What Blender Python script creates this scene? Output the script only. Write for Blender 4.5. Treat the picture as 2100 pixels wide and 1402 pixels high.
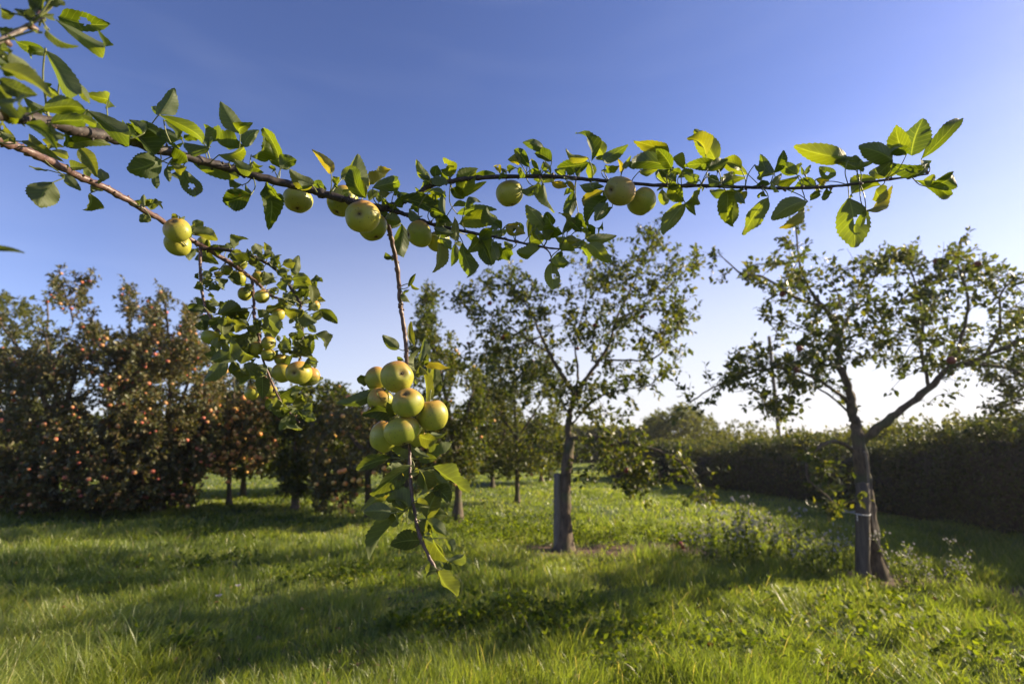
import bpy, math, random
import numpy as np
from mathutils import Vector, Matrix, noise
for o in list(bpy.data.objects): bpy.data.objects.remove(o, do_unlink=True)
R = math.radians
SC = bpy.context.scene
COL = SC.collection
# ------------------------------------------------------------------ camera, sky, sun
CAM_H = 1.3; PITCH = R(11.5); F = 1050.0
cd = bpy.data.cameras.new('camera'); cam = bpy.data.objects.new('camera', cd); COL.objects.link(cam)
cam.location = (0, 0, CAM_H); cam.rotation_euler = (R(90) + PITCH, 0, 0)
cd.sensor_width = 36; cd.lens = 18; cd.clip_start = 0.02; cd.clip_end = 3000
cd.dof.use_dof = True; cd.dof.focus_distance = 1.0; cd.dof.aperture_fstop = 3.6; cd.dof.aperture_blades = 7
SC.camera = cam
SUN_EL, SUN_AZ = R(25), R(76)          # azimuth measured to the right of the view axis (+Y towards +X)
w = bpy.data.worlds.new('World'); SC.world = w; w.use_nodes = True
nt = w.node_tree; nt.nodes.clear()
wo = nt.nodes.new('ShaderNodeOutputWorld'); bg = nt.nodes.new('ShaderNodeBackground')
sky = nt.nodes.new('ShaderNodeTexSky'); sky.sky_type = 'NISHITA'; sky.sun_disc = False
sky.sun_elevation = SUN_EL; sky.sun_rotation = SUN_AZ; sky.air_density = 1.0; sky.dust_density = 0.45; sky.ozone_density = 2.6; sky.altitude = 50
tc = nt.nodes.new('ShaderNodeTexCoord')
mp = nt.nodes.new('ShaderNodeMapping'); mp.inputs['Scale'].default_value = (1.2, 2.0, 9.0); mp.inputs['Rotation'].default_value = (0.1, 0.25, 0.3)
cn = nt.nodes.new('ShaderNodeTexNoise'); cn.inputs['Scale'].default_value = 1.6; cn.inputs['Detail'].default_value = 5; cn.inputs['Distortion'].default_value = 0.6
cr = nt.nodes.new('ShaderNodeMapRange'); cr.inputs[1].default_value = 0.48; cr.inputs[2].default_value = 0.85; cr.inputs[3].default_value = 0; cr.inputs[4].default_value = 0.03
mx = nt.nodes.new('ShaderNodeMix'); mx.data_type = 'RGBA'; mx.inputs[7].default_value = (9.5, 10, 11.5, 1)
tint = nt.nodes.new('ShaderNodeMix'); tint.data_type = 'RGBA'; tint.blend_type = 'MULTIPLY'; tint.inputs[0].default_value = 1.0
tint.inputs[7].default_value = (0.89, 0.775, 0.97, 1)
L = nt.links
L.new(tc.outputs['Generated'], mp.inputs[0]); L.new(mp.outputs[0], cn.inputs['Vector']); L.new(cn.outputs[0], cr.inputs[0])
hs = nt.nodes.new('ShaderNodeHueSaturation'); hs.inputs['Saturation'].default_value = 0.98; gm = nt.nodes.new('ShaderNodeGamma'); gm.inputs[1].default_value = 1.20
L.new(sky.outputs[0], gm.inputs[0]); L.new(gm.outputs[0], hs.inputs['Color']); L.new(hs.outputs[0], tint.inputs[6]); L.new(tint.outputs[2], mx.inputs[6]); L.new(cr.outputs[0], mx.inputs[0])
# pale haze low in the sky, stronger on the sun's side
sx = nt.nodes.new('ShaderNodeSeparateXYZ'); L.new(tc.outputs['Generated'], sx.inputs[0])
e1 = nt.nodes.new('ShaderNodeMapRange'); e1.inputs[1].default_value = 0.55; e1.inputs[2].default_value = 0.0; e1.inputs[3].default_value = 0; e1.inputs[4].default_value = 1; e1.interpolation_type = 'SMOOTHSTEP'; L.new(sx.outputs[2], e1.inputs[0])
dp = nt.nodes.new('ShaderNodeVectorMath'); dp.operation = 'DOT_PRODUCT'; dp.inputs[1].default_value = (0.45, 0.89, 0); L.new(tc.outputs['Generated'], dp.inputs[0])
e2 = nt.nodes.new('ShaderNodeMapRange'); e2.inputs[1].default_value = 0.35; e2.inputs[2].default_value = 1.0; e2.inputs[3].default_value = 0.12; e2.inputs[4].default_value = 0.95; L.new(dp.outputs['Value'], e2.inputs[0])
e3 = nt.nodes.new('ShaderNodeMath'); e3.operation = 'MULTIPLY'; L.new(e1.outputs[0], e3.inputs[0]); L.new(e2.outputs[0], e3.inputs[1])
hz = nt.nodes.new('ShaderNodeMix'); hz.data_type = 'RGBA'; hz.inputs[7].default_value = (6.4, 6.4, 6.6, 1); L.new(e3.outputs[0], hz.inputs[0]); L.new(mx.outputs[2], hz.inputs[6])
L.new(hz.outputs[2], bg.inputs[0]); L.new(bg.outputs[0], wo.inputs[0]); bg.inputs[1].default_value = 0.06
sl = bpy.data.lights.new('sun', 'SUN'); so = bpy.data.objects.new('sun', sl); COL.objects.link(so)
sl.energy = 5.0; sl.angle = R(0.55); sl.color = (1.0, 0.83, 0.56)
sdir = Vector((math.sin(SUN_AZ) * math.cos(SUN_EL), math.cos(SUN_AZ) * math.cos(SUN_EL), math.sin(SUN_EL)))
so.rotation_euler = sdir.to_track_quat('Z', 'Y').to_euler(); so.location = sdir * 60
vs = SC.view_settings; vs.view_transform = 'Standard'; vs.look = 'None'; vs.exposure = 1.35; vs.gamma = 1; vs.use_curve_mapping = False
SC.render.engine = 'CYCLES'

# ------------------------------------------------------------------ helpers
ct, st_ = math.cos(PITCH), math.sin(PITCH)
def ray(px, py):
    x = (px - 1050) / F; u = (701 - py) / F
    return Vector((x, ct - u * st_, st_ + u * ct))
def P(px, py, d):                 # a point at forward distance d (world Y)
    r = ray(px, py); return Vector((r.x / r.y * d, d, CAM_H + r.z / r.y * d))
def G(px, py):                    # the ground under a pixel
    r = ray(px, py); k = -CAM_H / r.z; return Vector((r.x * k, r.y * k, 0))
def tag(o, label=None, cat=None, group=None, kind=None):
    if label: o['label'] = label
    if cat: o['category'] = cat
    if group: o['group'] = group
    if kind: o['kind'] = kind
    return o
def empty(name, loc=(0, 0, 0)):
    o = bpy.data.objects.new(name, None); o.empty_display_size = 0.1; COL.objects.link(o); o.location = loc; return o
def link(name, me, parent=None, loc=None):
    o = bpy.data.objects.new(name, me); COL.objects.link(o)
    if parent is not None:
        o.parent = parent
        if loc is None: o.location = -parent.location          # geometry is written in world coordinates
    if loc is not None: o.location = loc
    return o
def smooth(me):
    me.polygons.foreach_set('use_smooth', np.ones(len(me.polygons), bool))
def mesh_np(name, V, faces_list, mats, attr=None, shade=True, matidx=None):
    """V (n,3); faces_list: list of (m,k) int arrays; attr: dict of per-vertex floats"""
    me = bpy.data.meshes.new(name)
    me.vertices.add(len(V)); me.vertices.foreach_set('co', np.ascontiguousarray(V, np.float32).ravel())
    loops = np.concatenate([f.ravel() for f in faces_list]); tot = np.concatenate([np.full(len(f), f.shape[1]) for f in faces_list])
    start = np.concatenate([[0], np.cumsum(tot)[:-1]])
    me.loops.add(len(loops)); me.loops.foreach_set('vertex_index', loops.astype(np.int32))
    me.polygons.add(len(tot)); me.polygons.foreach_set('loop_start', start.astype(np.int32)); me.polygons.foreach_set('loop_total', tot.astype(np.int32))
    for m in mats: me.materials.append(m)
    if matidx is not None: me.polygons.foreach_set('material_index', np.concatenate(matidx).astype(np.int32))
    if shade: me.polygons.foreach_set('use_smooth', np.ones(len(tot), bool))
    if attr:
        for k, v in attr.items():
            a = me.attributes.new(k, 'FLOAT', 'POINT'); a.data.foreach_set('value', np.asarray(v, np.float32))
    me.update(calc_edges=True)
    return me
def scatter_arrays(T, faces, pos, B, tone_pos):
    """template T (v,3); pos (n,3); B (n,3,3) rows = axes already scaled"""
    n, v = len(pos), len(T)
    V = (np.einsum('vk,nkj->nvj', T, B) + pos[:, None, :]).reshape(-1, 3)
    off = (np.arange(n) * v)[:, None, None]
    fl = []
    for f in faces:
        f = np.asarray(f); fl.append((f[None] + off).reshape(-1, f.shape[1]))
    return V, fl, np.repeat(tone_pos, v)
def norm(a): return a / np.maximum(np.linalg.norm(a, axis=-1, keepdims=True), 1e-9)
def hash2(ix, iy, seed):
    h = np.sin(ix * 127.1 + iy * 311.7 + seed * 74.7) * 43758.5453
    return h - np.floor(h)
def vnoise(x, y, seed=0):
    ix, iy = np.floor(x), np.floor(y); fx, fy = x - ix, y - iy
    fx = fx * fx * (3 - 2 * fx); fy = fy * fy * (3 - 2 * fy)
    a, b, c, d = hash2(ix, iy, seed), hash2(ix + 1, iy, seed), hash2(ix, iy + 1, seed), hash2(ix + 1, iy + 1, seed)
    return (a * (1 - fx) + b * fx) * (1 - fy) + (c * (1 - fx) + d * fx) * fy
def catmull(pts, n):
    pts = [np.array(p, float) for p in pts]
    if len(pts) < 2: return np.array(pts)
    Q = [2 * pts[0] - pts[1]] + pts + [2 * pts[-1] - pts[-2]]; out = []
    for i in range(1, len(Q) - 2):
        p0, p1, p2, p3 = Q[i - 1], Q[i], Q[i + 1], Q[i + 2]
        for k in range(n):
            t = k / n
            out.append(0.5 * ((2 * p1) + (-p0 + p2) * t + (2 * p0 - 5 * p1 + 4 * p2 - p3) * t * t + (-p0 + 3 * p1 - 3 * p2 + p3) * t ** 3))
    out.append(pts[-1]); return np.array(out)
class Geo:
    def __init__(s): s.V = []; s.Q = []; s.T = []; s.qm = []; s.tm = []; s.n = 0; s.uv = []
    def add(s, V, Q=None, T=None, m=0, uv=None):
        V = np.asarray(V, float); s.V.append(V)
        if Q is not None and len(Q): s.Q.append(np.asarray(Q) + s.n); s.qm.append(np.full(len(Q), m))
        if T is not None and len(T): s.T.append(np.asarray(T) + s.n); s.tm.append(np.full(len(T), m))
        s.uv.append(np.zeros((len(V), 3)) if uv is None else uv); s.n += len(V)
    def tube(s, pts, rad, seg=8, bump=0.0, m=0, seed=0, cap=True):
        pts = np.asarray(pts, float); n = len(pts); rad = np.broadcast_to(np.asarray(rad, float), (n,))
        tg = norm(np.gradient(pts, axis=0)); up = np.array([0.13, 0.31, 0.94]); a = norm(np.cross(tg, up)); b = np.cross(tg, a)
        for i in range(1, n):   # keep the frame from flipping
            if np.dot(a[i], a[i - 1]) < 0: a[i] = -a[i]; b[i] = -b[i]
        ang = np.arange(seg) / seg * 2 * math.pi
        rr = rad[:, None] * np.ones((n, seg))
        if bump:
            rs = np.random.RandomState(seed + 7)
            rr = rr * (1 + bump * (rs.rand(n, seg) - .5) * 1.0 + bump * (rs.rand(n, 1) - .5) * 1.6)
        V = pts[:, None] + rr[..., None] * (np.cos(ang)[None, :, None] * a[:, None] + np.sin(ang)[None, :, None] * b[:, None])
        i = np.arange(n - 1)[:, None]; j = np.arange(seg)[None]; k = (j + 1) % seg
        Q = np.stack([i * seg + j, i * seg + k, (i + 1) * seg + k, (i + 1) * seg + j], -1).reshape(-1, 4)
        V = V.reshape(-1, 3); T = []
        if cap:
            V = np.vstack([V, pts[-1] + tg[-1] * rad[-1] * .6, pts[0]])
            T = [[(n - 1) * seg + q, (n - 1) * seg + (q + 1) % seg, n * seg] for q in range(seg)] + [[(q + 1) % seg, q, n * seg + 1] for q in range(seg)]
        s.add(V, Q, T, m)
    def box(s, c, sx, sy, sz, rot=0, m=0, jitter=0, seed=0):
        rs = np.random.RandomState(seed); v = np.array([[x, y, z] for z in (-.5, .5) for y in (-.5, .5) for x in (-.5, .5)]) * [sx, sy, sz]
        v += (rs.rand(8, 3) - .5) * jitter; cr_, sr = math.cos(rot), math.sin(rot)
        v = np.stack([v[:, 0] * cr_ - v[:, 1] * sr, v[:, 0] * sr + v[:, 1] * cr_, v[:, 2]], 1) + np.array(c)
        s.add(v, [[0, 2, 3, 1], [4, 5, 7, 6], [0, 1, 5, 4], [1, 3, 7, 5], [3, 2, 6, 7], [2, 0, 4, 6]], None, m)
    def mesh(s, name, mats, shade=True, uv=False):
        fl, mi = [], []
        if s.Q: fl.append(np.vstack(s.Q)); mi.append(np.concatenate(s.qm))
        if s.T: fl.append(np.vstack(s.T)); mi.append(np.concatenate(s.tm))
        U = np.vstack(s.uv)
        at = {'lu': U[:, 0], 'lv': U[:, 1], 'tone_pos': U[:, 2]} if uv else None
        return mesh_np(name, np.vstack(s.V), fl, mats, at, shade, mi)

# ------------------------------------------------------------------ materials
def mat(name):
    m = bpy.data.materials.new(name); m.use_nodes = True; m.node_tree.nodes.clear(); return m, m.node_tree
def N(t, typ, **kw):
    n = t.nodes.new(typ)
    for k, v in kw.items():
        if k in n.inputs: n.inputs[k].default_value = v
        else: setattr(n, k, v)
    return n
def ramp(t, stops, fac=None):
    r = t.nodes.new('ShaderNodeValToRGB'); e = r.color_ramp.elements
    while len(e) > 1: e.remove(e[-1])
    e[0].position = stops[0][0]; e[0].color = (*stops[0][1], 1)
    for p, c in stops[1:]:
        x = e.new(p); x.color = (*c, 1)
    if fac is not None: t.links.new(fac, r.inputs[0])
    return r
def mixc(t, a, b, f, mode='MIX'):
    m = t.nodes.new('ShaderNodeMix'); m.data_type = 'RGBA'; m.blend_type = mode
    for i, v in ((6, a), (7, b), (0, f)):
        if isinstance(v, (tuple, list)): m.inputs[i].default_value = (*v, 1)
        elif isinstance(v, (int, float)): m.inputs[i].default_value = v
        else: t.links.new(v, m.inputs[i])
    return m.outputs[2]
def math_(t, op, a, b=0.0, c=None):
    m = t.nodes.new('ShaderNodeMath'); m.operation = op
    for i, v in enumerate((a, b) if c is None else (a, b, c)):
        if isinstance(v, (int, float)): m.inputs[i].default_value = v
        else: t.links.new(v, m.inputs[i])
    return m.outputs[0]
def leafy(name, stops, trans=0.45, rough=0.5, under=None, tcol=(1.6, 1.7, 0.5), spec=0.35, veins=False, blotch=0.0):
    """thin leaf: reflecting sheet + light passing through; stops run over the per-leaf tone value"""
    m, t = mat(name); Lk = t.links.new
    at = N(t, 'ShaderNodeAttribute', attribute_name='tone_pos')
    base = ramp(t, stops, at.outputs['Fac']).outputs[0]
    tco = N(t, 'ShaderNodeTexCoord')
    if veins:
        lu = N(t, 'ShaderNodeAttribute', attribute_name='lu').outputs['Fac']; lv = N(t, 'ShaderNodeAttribute', attribute_name='lv').outputs['Fac']
        au = math_(t, 'ABSOLUTE', lu)
        mid = math_(t, 'LESS_THAN', au, 0.05)
        ph = math_(t, 'FRACT', math_(t, 'MULTIPLY', math_(t, 'SUBTRACT', lv, math_(t, 'MULTIPLY', au, 0.22)), 8.0))
        side = math_(t, 'SUBTRACT', 1.0, math_(t, 'SMOOTH_MIN', 1.0, math_(t, 'MULTIPLY', math_(t, 'ABSOLUTE', math_(t, 'SUBTRACT', ph, 0.5)), 9.0), 0.1))
        side = math_(t, 'MAXIMUM', side, 0.0)
        vein = math_(t, 'MAXIMUM', mid, math_(t, 'MULTIPLY', side, 0.55))
        base = mixc(t, base, (0.26, 0.33, 0.13), math_(t, 'MULTIPLY', vein, 0.40))
    nz = N(t, 'ShaderNodeTexNoise', Scale=60.0 if veins else 3.0, Detail=4.0); Lk(tco.outputs['Object'], nz.inputs['Vector'])
    base = mixc(t, base, mixc(t, base, (0.55, 0.55, 0.5), 1.0, 'MULTIPLY'), math_(t, 'MULTIPLY', nz.outputs[0], 0.9))
    if blotch:
        n2 = N(t, 'ShaderNodeTexNoise', Scale=38.0, Detail=6.0, Roughness=0.7); Lk(tco.outputs['Object'], n2.inputs['Vector'])
        k = N(t, 'ShaderNodeMapRange'); Lk(n2.outputs[0], k.inputs[0]); k.inputs[1].default_value = 0.66; k.inputs[2].default_value = 0.70; k.inputs[4].default_value = blotch
        base = mixc(t, base, (0.13, 0.07, 0.025), k.outputs[0])
    refl = base
    if under is not None:
        geo = N(t, 'ShaderNodeNewGeometry')
        refl = mixc(t, base, mixc(t, base, under, 0.62), geo.outputs['Backfacing'])
    pb = N(t, 'ShaderNodeBsdfPrincipled'); pb.inputs['Roughness'].default_value = rough; pb.inputs['Specular IOR Level'].default_value = spec
    Lk(refl, pb.inputs['Base Color'])
    if veins:
        bp = N(t, 'ShaderNodeBump', Strength=0.5, Distance=0.0012)
        n3 = N(t, 'ShaderNodeTexNoise', Scale=130.0, Detail=3.0); Lk(tco.outputs['Object'], n3.inputs['Vector'])
        Lk(math_(t, 'ADD', n3.outputs[0], math_(t, 'MULTIPLY', vein, -0.9)), bp.inputs['Height']); Lk(bp.outputs[0], pb.inputs['Normal'])
    tr = N(t, 'ShaderNodeBsdfTranslucent'); Lk(mixc(t, base, tcol, 1.0, 'MULTIPLY'), tr.inputs[0])
    ms = N(t, 'ShaderNodeMixShader'); ms.inputs[0].default_value = trans; Lk(pb.outputs[0], ms.inputs[1]); Lk(tr.outputs[0], ms.inputs[2])
    out = N(t, 'ShaderNodeOutputMaterial'); Lk(ms.outputs[0], out.inputs[0]); return m
def bark(name, c1, c2, scale=30, rough=0.75, stretch=(1, 1, .25), bump=0.4, dist=0.004, spots=None, green=None):
    m, t = mat(name); Lk = t.links.new; tco = N(t, 'ShaderNodeTexCoord'); mpn = N(t, 'ShaderNodeMapping'); mpn.inputs['Scale'].default_value = stretch
    Lk(tco.outputs['Object'], mpn.inputs[0]); nz = N(t, 'ShaderNodeTexNoise', Scale=float(scale), Detail=7.0, Roughness=0.65); Lk(mpn.outputs[0], nz.inputs['Vector'])
    c = ramp(t, [(0.32, c1), (0.68, c2)], nz.outputs[0]).outputs[0]
    if green:
        n2 = N(t, 'ShaderNodeTexNoise', Scale=scale * .18, Detail=4.0); Lk(tco.outputs['Object'], n2.inputs['Vector'])
        c = mixc(t, c, green, ramp(t, [(0.5, (0, 0, 0)), (0.62, (.7, .7, .7))], n2.outputs[0]).outputs[0])
    if spots:
        vo = N(t, 'ShaderNodeTexVoronoi', Scale=scale * 2.5); Lk(tco.outputs['Object'], vo.inputs['Vector'])
        c = mixc(t, c, spots, ramp(t, [(0.14, (.8, .8, .8)), (0.2, (0, 0, 0))], vo.outputs['Distance']).outputs[0])
    pb = N(t, 'ShaderNodeBsdfPrincipled'); pb.inputs['Roughness'].default_value = rough; Lk(c, pb.inputs['Base Color'])
    bp = N(t, 'ShaderNodeBump', Strength=bump, Distance=dist); Lk(nz.outputs[0], bp.inputs['Height']); Lk(bp.outputs[0], pb.inputs['Normal'])
    out = N(t, 'ShaderNodeOutputMaterial'); Lk(pb.outputs[0], out.inputs[0]); return m
M = {}
M['leaf_near'] = leafy('near_leaf', [(0, (.036, .060, .014)), (.45, (.062, .095, .018)), (.8, (.105, .135, .020)), (1, (.21, .17, .03))], 0.56, 0.5, (.17, .20, .12), (2.9, 2.6, .40), 0.28, True, 0.85)
M['leaf_left'] = leafy('near_leaf_greyish', [(0, (.045, .062, .022)), (.5, (.085, .105, .034)), (.85, (.135, .145, .038)), (1, (.20, .17, .05))], 0.46, 0.55, (.19, .22, .11), (2.4, 2.3, .5), 0.25, True, 0.6)
M['leaf_mid'] = leafy('orchard_leaf', [(0, (.034, .052, .014)), (.6, (.062, .086, .020)), (1, (.13, .13, .035))], 0.45, 0.45, None, (2.4, 2.2, .45), 0.45)
M['leaf_dense'] = leafy('dense_tree_leaf', [(0, (.062, .076, .028)), (.6, (.120, .125, .044)), (1, (.24, .165, .075))], 0.32, 0.45, None, (1.7, 1.6, .5), 0.5)
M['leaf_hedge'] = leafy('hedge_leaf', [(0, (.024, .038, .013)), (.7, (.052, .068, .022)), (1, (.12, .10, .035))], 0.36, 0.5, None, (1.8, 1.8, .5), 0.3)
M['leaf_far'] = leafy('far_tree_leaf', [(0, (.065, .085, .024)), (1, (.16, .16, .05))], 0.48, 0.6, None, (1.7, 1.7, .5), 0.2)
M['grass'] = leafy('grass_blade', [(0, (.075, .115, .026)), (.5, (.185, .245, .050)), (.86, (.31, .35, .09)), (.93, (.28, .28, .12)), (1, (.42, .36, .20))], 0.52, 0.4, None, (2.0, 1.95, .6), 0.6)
M['weed'] = leafy('weed_leaf', [(0, (.055, .10, .018)), (1, (.14, .19, .028))], 0.58, 0.5, None, (2.4, 2.1, .4), 0.2)
M['bough'] = bark('dark_bough_bark', (.012, .008, .008), (.045, .030, .027), 70, 0.65, (1, 1, 1), 0.5, .0015, (.16, .12, .10))
M['twig'] = bark('reddish_twig_bark', (.055, .028, .024), (.15, .085, .068), 90, 0.45, (1, 1, 1), 0.4, .001, (.26, .20, .17))
M['greytwig'] = bark('greyish_twig_bark', (.10, .075, .065), (.24, .19, .16), 90, 0.55, (1, 1, 1), 0.4, .001)
M['petiole'] = bark('petiole_skin', (.10, .13, .035), (.20, .20, .07), 120, 0.5, (1, 1, 1), 0.1, .0005)
M['trunk'] = bark('orchard_trunk_bark', (.035, .026, .018), (.16, .115, .075), 26, 0.85, (1, 1, .35), 0.9, .012, None, (.075, .085, .035))
M['stake'] = bark('weathered_stake_wood', (.075, .068, .058), (.19, .17, .14), 40, 0.85, (1, 1, .06), 0.5, .004)
M['strap'] = bark('pale_rubber_strap', (.13, .10, .07), (.25, .20, .14), 40, 0.6)
M['string'] = bark('white_string', (.34, .35, .36), (.48, .49, .5), 60, 0.7)
M['pole'] = bark('creosoted_pole_wood', (.05, .038, .03), (.12, .09, .07), 20, 0.9, (1, 1, .1))
M['flower'] = leafy('fluffy_white_flower', [(0, (.50, .46, .48)), (1, (.72, .68, .70))], 0.4, 0.7, None, (1, 1, 1), 0.1)
def apple_mat(name, green, yellow, red, redamt, russet=0.45, spots=True):
    m, t = mat(name); Lk = t.links.new
    oi = N(t, 'ShaderNodeObjectInfo'); tco = N(t, 'ShaderNodeTexCoord')
    ad = N(t, 'ShaderNodeVectorMath', operation='ADD'); Lk(tco.outputs['Object'], ad.inputs[0]); Lk(oi.outputs['Random'], ad.inputs[1])
    n1 = N(t, 'ShaderNodeTexNoise', Scale=16.0, Detail=3.0); Lk(ad.outputs[0], n1.inputs['Vector'])
    c = ramp(t, [(.3, green), (.72, yellow)], n1.outputs[0]).outputs[0]
    at = N(t, 'ShaderNodeAttribute', attribute_name='blush')
    n2 = N(t, 'ShaderNodeTexNoise', Scale=26.0, Detail=6.0, Roughness=0.6); Lk(ad.outputs[0], n2.inputs['Vector'])
    bl = math_(t, 'ADD', at.outputs['Fac'], math_(t, 'MULTIPLY', math_(t, 'SUBTRACT', n2.outputs[0], 0.5), 1.0))
    k = N(t, 'ShaderNodeMapRange', interpolation_type='SMOOTHSTEP'); Lk(bl, k.inputs[0]); k.inputs[1].default_value = 0.25; k.inputs[2].default_value = 1.0; k.inputs[4].default_value = redamt
    c = mixc(t, c, red, k.outputs[0])
    rp = N(t, 'ShaderNodeAttribute', attribute_name='pole')      # brown russet round stem and calyx
    n4 = N(t, 'ShaderNodeTexNoise', Scale=120.0, Detail=4.0); Lk(ad.outputs[0], n4.inputs['Vector'])
    rr = math_(t, 'MULTIPLY', rp.outputs['Fac'], math_(t, 'ADD', 0.4, n4.outputs[0]))
    c = mixc(t, c, (.16, .10, .045), math_(t, 'MINIMUM', rr, 0.85))
    if spots:
        vo = N(t, 'ShaderNodeTexVoronoi', Scale=150.0); Lk(ad.outputs[0], vo.inputs['Vector'])
        c = mixc(t, c, (.15, .12, .04), ramp(t, [(.12, (.85, .85, .85)), (.2, (0, 0, 0))], vo.outputs['Distance']).outputs[0])
        n5 = N(t, 'ShaderNodeTexNoise', Scale=48.0, Detail=7.0, Roughness=0.75); Lk(ad.outputs[0], n5.inputs['Vector'])
        c = mixc(t, c, (.17, .13, .05), ramp(t, [(.56, (0, 0, 0)), (.68, (russet,) * 3)], n5.outputs[0]).outputs[0])
    pb = N(t, 'ShaderNodeBsdfPrincipled'); pb.inputs['Roughness'].default_value = 0.42; pb.inputs['Specular IOR Level'].default_value = 0.4
    Lk(c, pb.inputs['Base Color'])
    if spots:
        pb.inputs['Subsurface Weight'].default_value = 0.12; pb.inputs['Subsurface Radius'].default_value = (.006, .005, .0015); pb.inputs['Subsurface Scale'].default_value = 1.0
        bp = N(t, 'ShaderNodeBump', Strength=0.15, Distance=0.001); Lk(n2.outputs[0], bp.inputs['Height']); Lk(bp.outputs[0], pb.inputs['Normal'])
    out = N(t, 'ShaderNodeOutputMaterial'); Lk(pb.outputs[0], out.inputs[0]); return m
M['apple'] = apple_mat('yellow_green_apple_skin', (.22, .255, .028), (.39, .355, .048), (.56, .21, .07), 0.72)
M['apple_russet'] = apple_mat('russeted_apple_skin', (.26, .24, .05), (.34, .28, .07), (.34, .15, .06), 0.7, 0.95)
M['red_apple'] = apple_mat('red_apple_skin', (.38, .19, .07), (.46, .28, .11), (.42, .08, .06), 0.9, spots=False)
M['orange_apple'] = apple_mat('orange_apple_skin', (.58, .36, .09), (.66, .42, .12), (.66, .22, .08), 0.85, spots=False)
M['dark_apple'] = apple_mat('dark_red_apple_skin', (.18, .05, .03), (.22, .06, .03), (.16, .02, .02), 0.95, spots=False)
M['calyx'] = bark('dry_calyx', (.03, .02, .014), (.12, .085, .05), 200, 0.9)

# ------------------------------------------------------------------ the ground
def terrain(x, y):
    x = np.asarray(x, float); y = np.asarray(y, float)
    near = np.clip((y - 1) / 4, 0, 1)
    return (vnoise(x * .35, y * .35, 3) - .5) * .10 * near + (vnoise(x * 1.3, y * 1.3, 5) - .5) * .045
def soil_mask(x, y):          # strips of bare earth along the tree row
    x = np.asarray(x, float); y = np.asarray(y, float)
    s = np.zeros(np.broadcast(x, y).shape)
    for (a, b, wd) in SOIL:
        a, b = np.array(a[:2]), np.array(b[:2]); d = b - a; t = np.clip(((x - a[0]) * d[0] + (y - a[1]) * d[1]) / (d @ d), 0, 1)
        r = np.hypot(x - a[0] - t * d[0], y - a[1] - t * d[1]) / wd
        s = np.maximum(s, np.clip(1.6 - r - (vnoise(x * 3, y * 3, 9) - .5) * 1.2, 0, 1))
    return s
SOIL = [(G(1150, 1122), G(1400, 1127), .42), (G(1760, 1185), G(1830, 1188), .22), (G(1900, 1192), G(2300, 1235), .25)]
gx = np.concatenate([-np.geomspace(500, 14, 14), np.linspace(-13.5, 13.5, 190), np.geomspace(14, 500, 14)])
gy = np.concatenate([-np.geomspace(60, 2.2, 7), np.linspace(-2, 30, 230), np.geomspace(31, 900, 22)])
X, Y = np.meshgrid(gx, gy); Z = terrain(X, Y); nx, ny = len(gx), len(gy)
i, j = np.meshgrid(np.arange(nx - 1), np.arange(ny - 1)); q = (j * nx + i)
Fq = np.stack([q, q + 1, q + 1 + nx, q + nx], -1).reshape(-1, 4)
m, t = mat('turf_soil'); Lk = t.links.new
at = N(t, 'ShaderNodeAttribute', attribute_name='soil'); tco = N(t, 'ShaderNodeTexCoord')
nz = N(t, 'ShaderNodeTexNoise', Scale=2.0, Detail=8.0, Roughness=0.7); Lk(tco.outputs['Object'], nz.inputs['Vector'])
n2 = N(t, 'ShaderNodeTexNoise', Scale=18.0, Detail=6.0); Lk(tco.outputs['Object'], n2.inputs['Vector'])
gcol = ramp(t, [(.3, (.030, .048, .014)), (.7, (.065, .10, .026))], nz.outputs[0]).outputs[0]
scol = ramp(t, [(.3, (.045, .024, .014)), (.7, (.14, .080, .048))], n2.outputs[0]).outputs[0]
pb = N(t, 'ShaderNodeBsdfPrincipled', Roughness=0.95); Lk(mixc(t, gcol, scol, at.outputs['Fac']), pb.inputs['Base Color'])
bp = N(t, 'ShaderNodeBump', Strength=0.8, Distance=0.03); Lk(n2.outputs[0], bp.inputs['Height']); Lk(bp.outputs[0], pb.inputs['Normal'])
o_ = N(t, 'ShaderNodeOutputMaterial'); Lk(pb.outputs[0], o_.inputs[0]); M['turf'] = m
me = mesh_np('ground', np.stack([X, Y, Z], -1).reshape(-1, 3), [Fq], [M['turf']], {'soil': soil_mask(X, Y).ravel()})
tag(link('ground', me), kind='structure')

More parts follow.
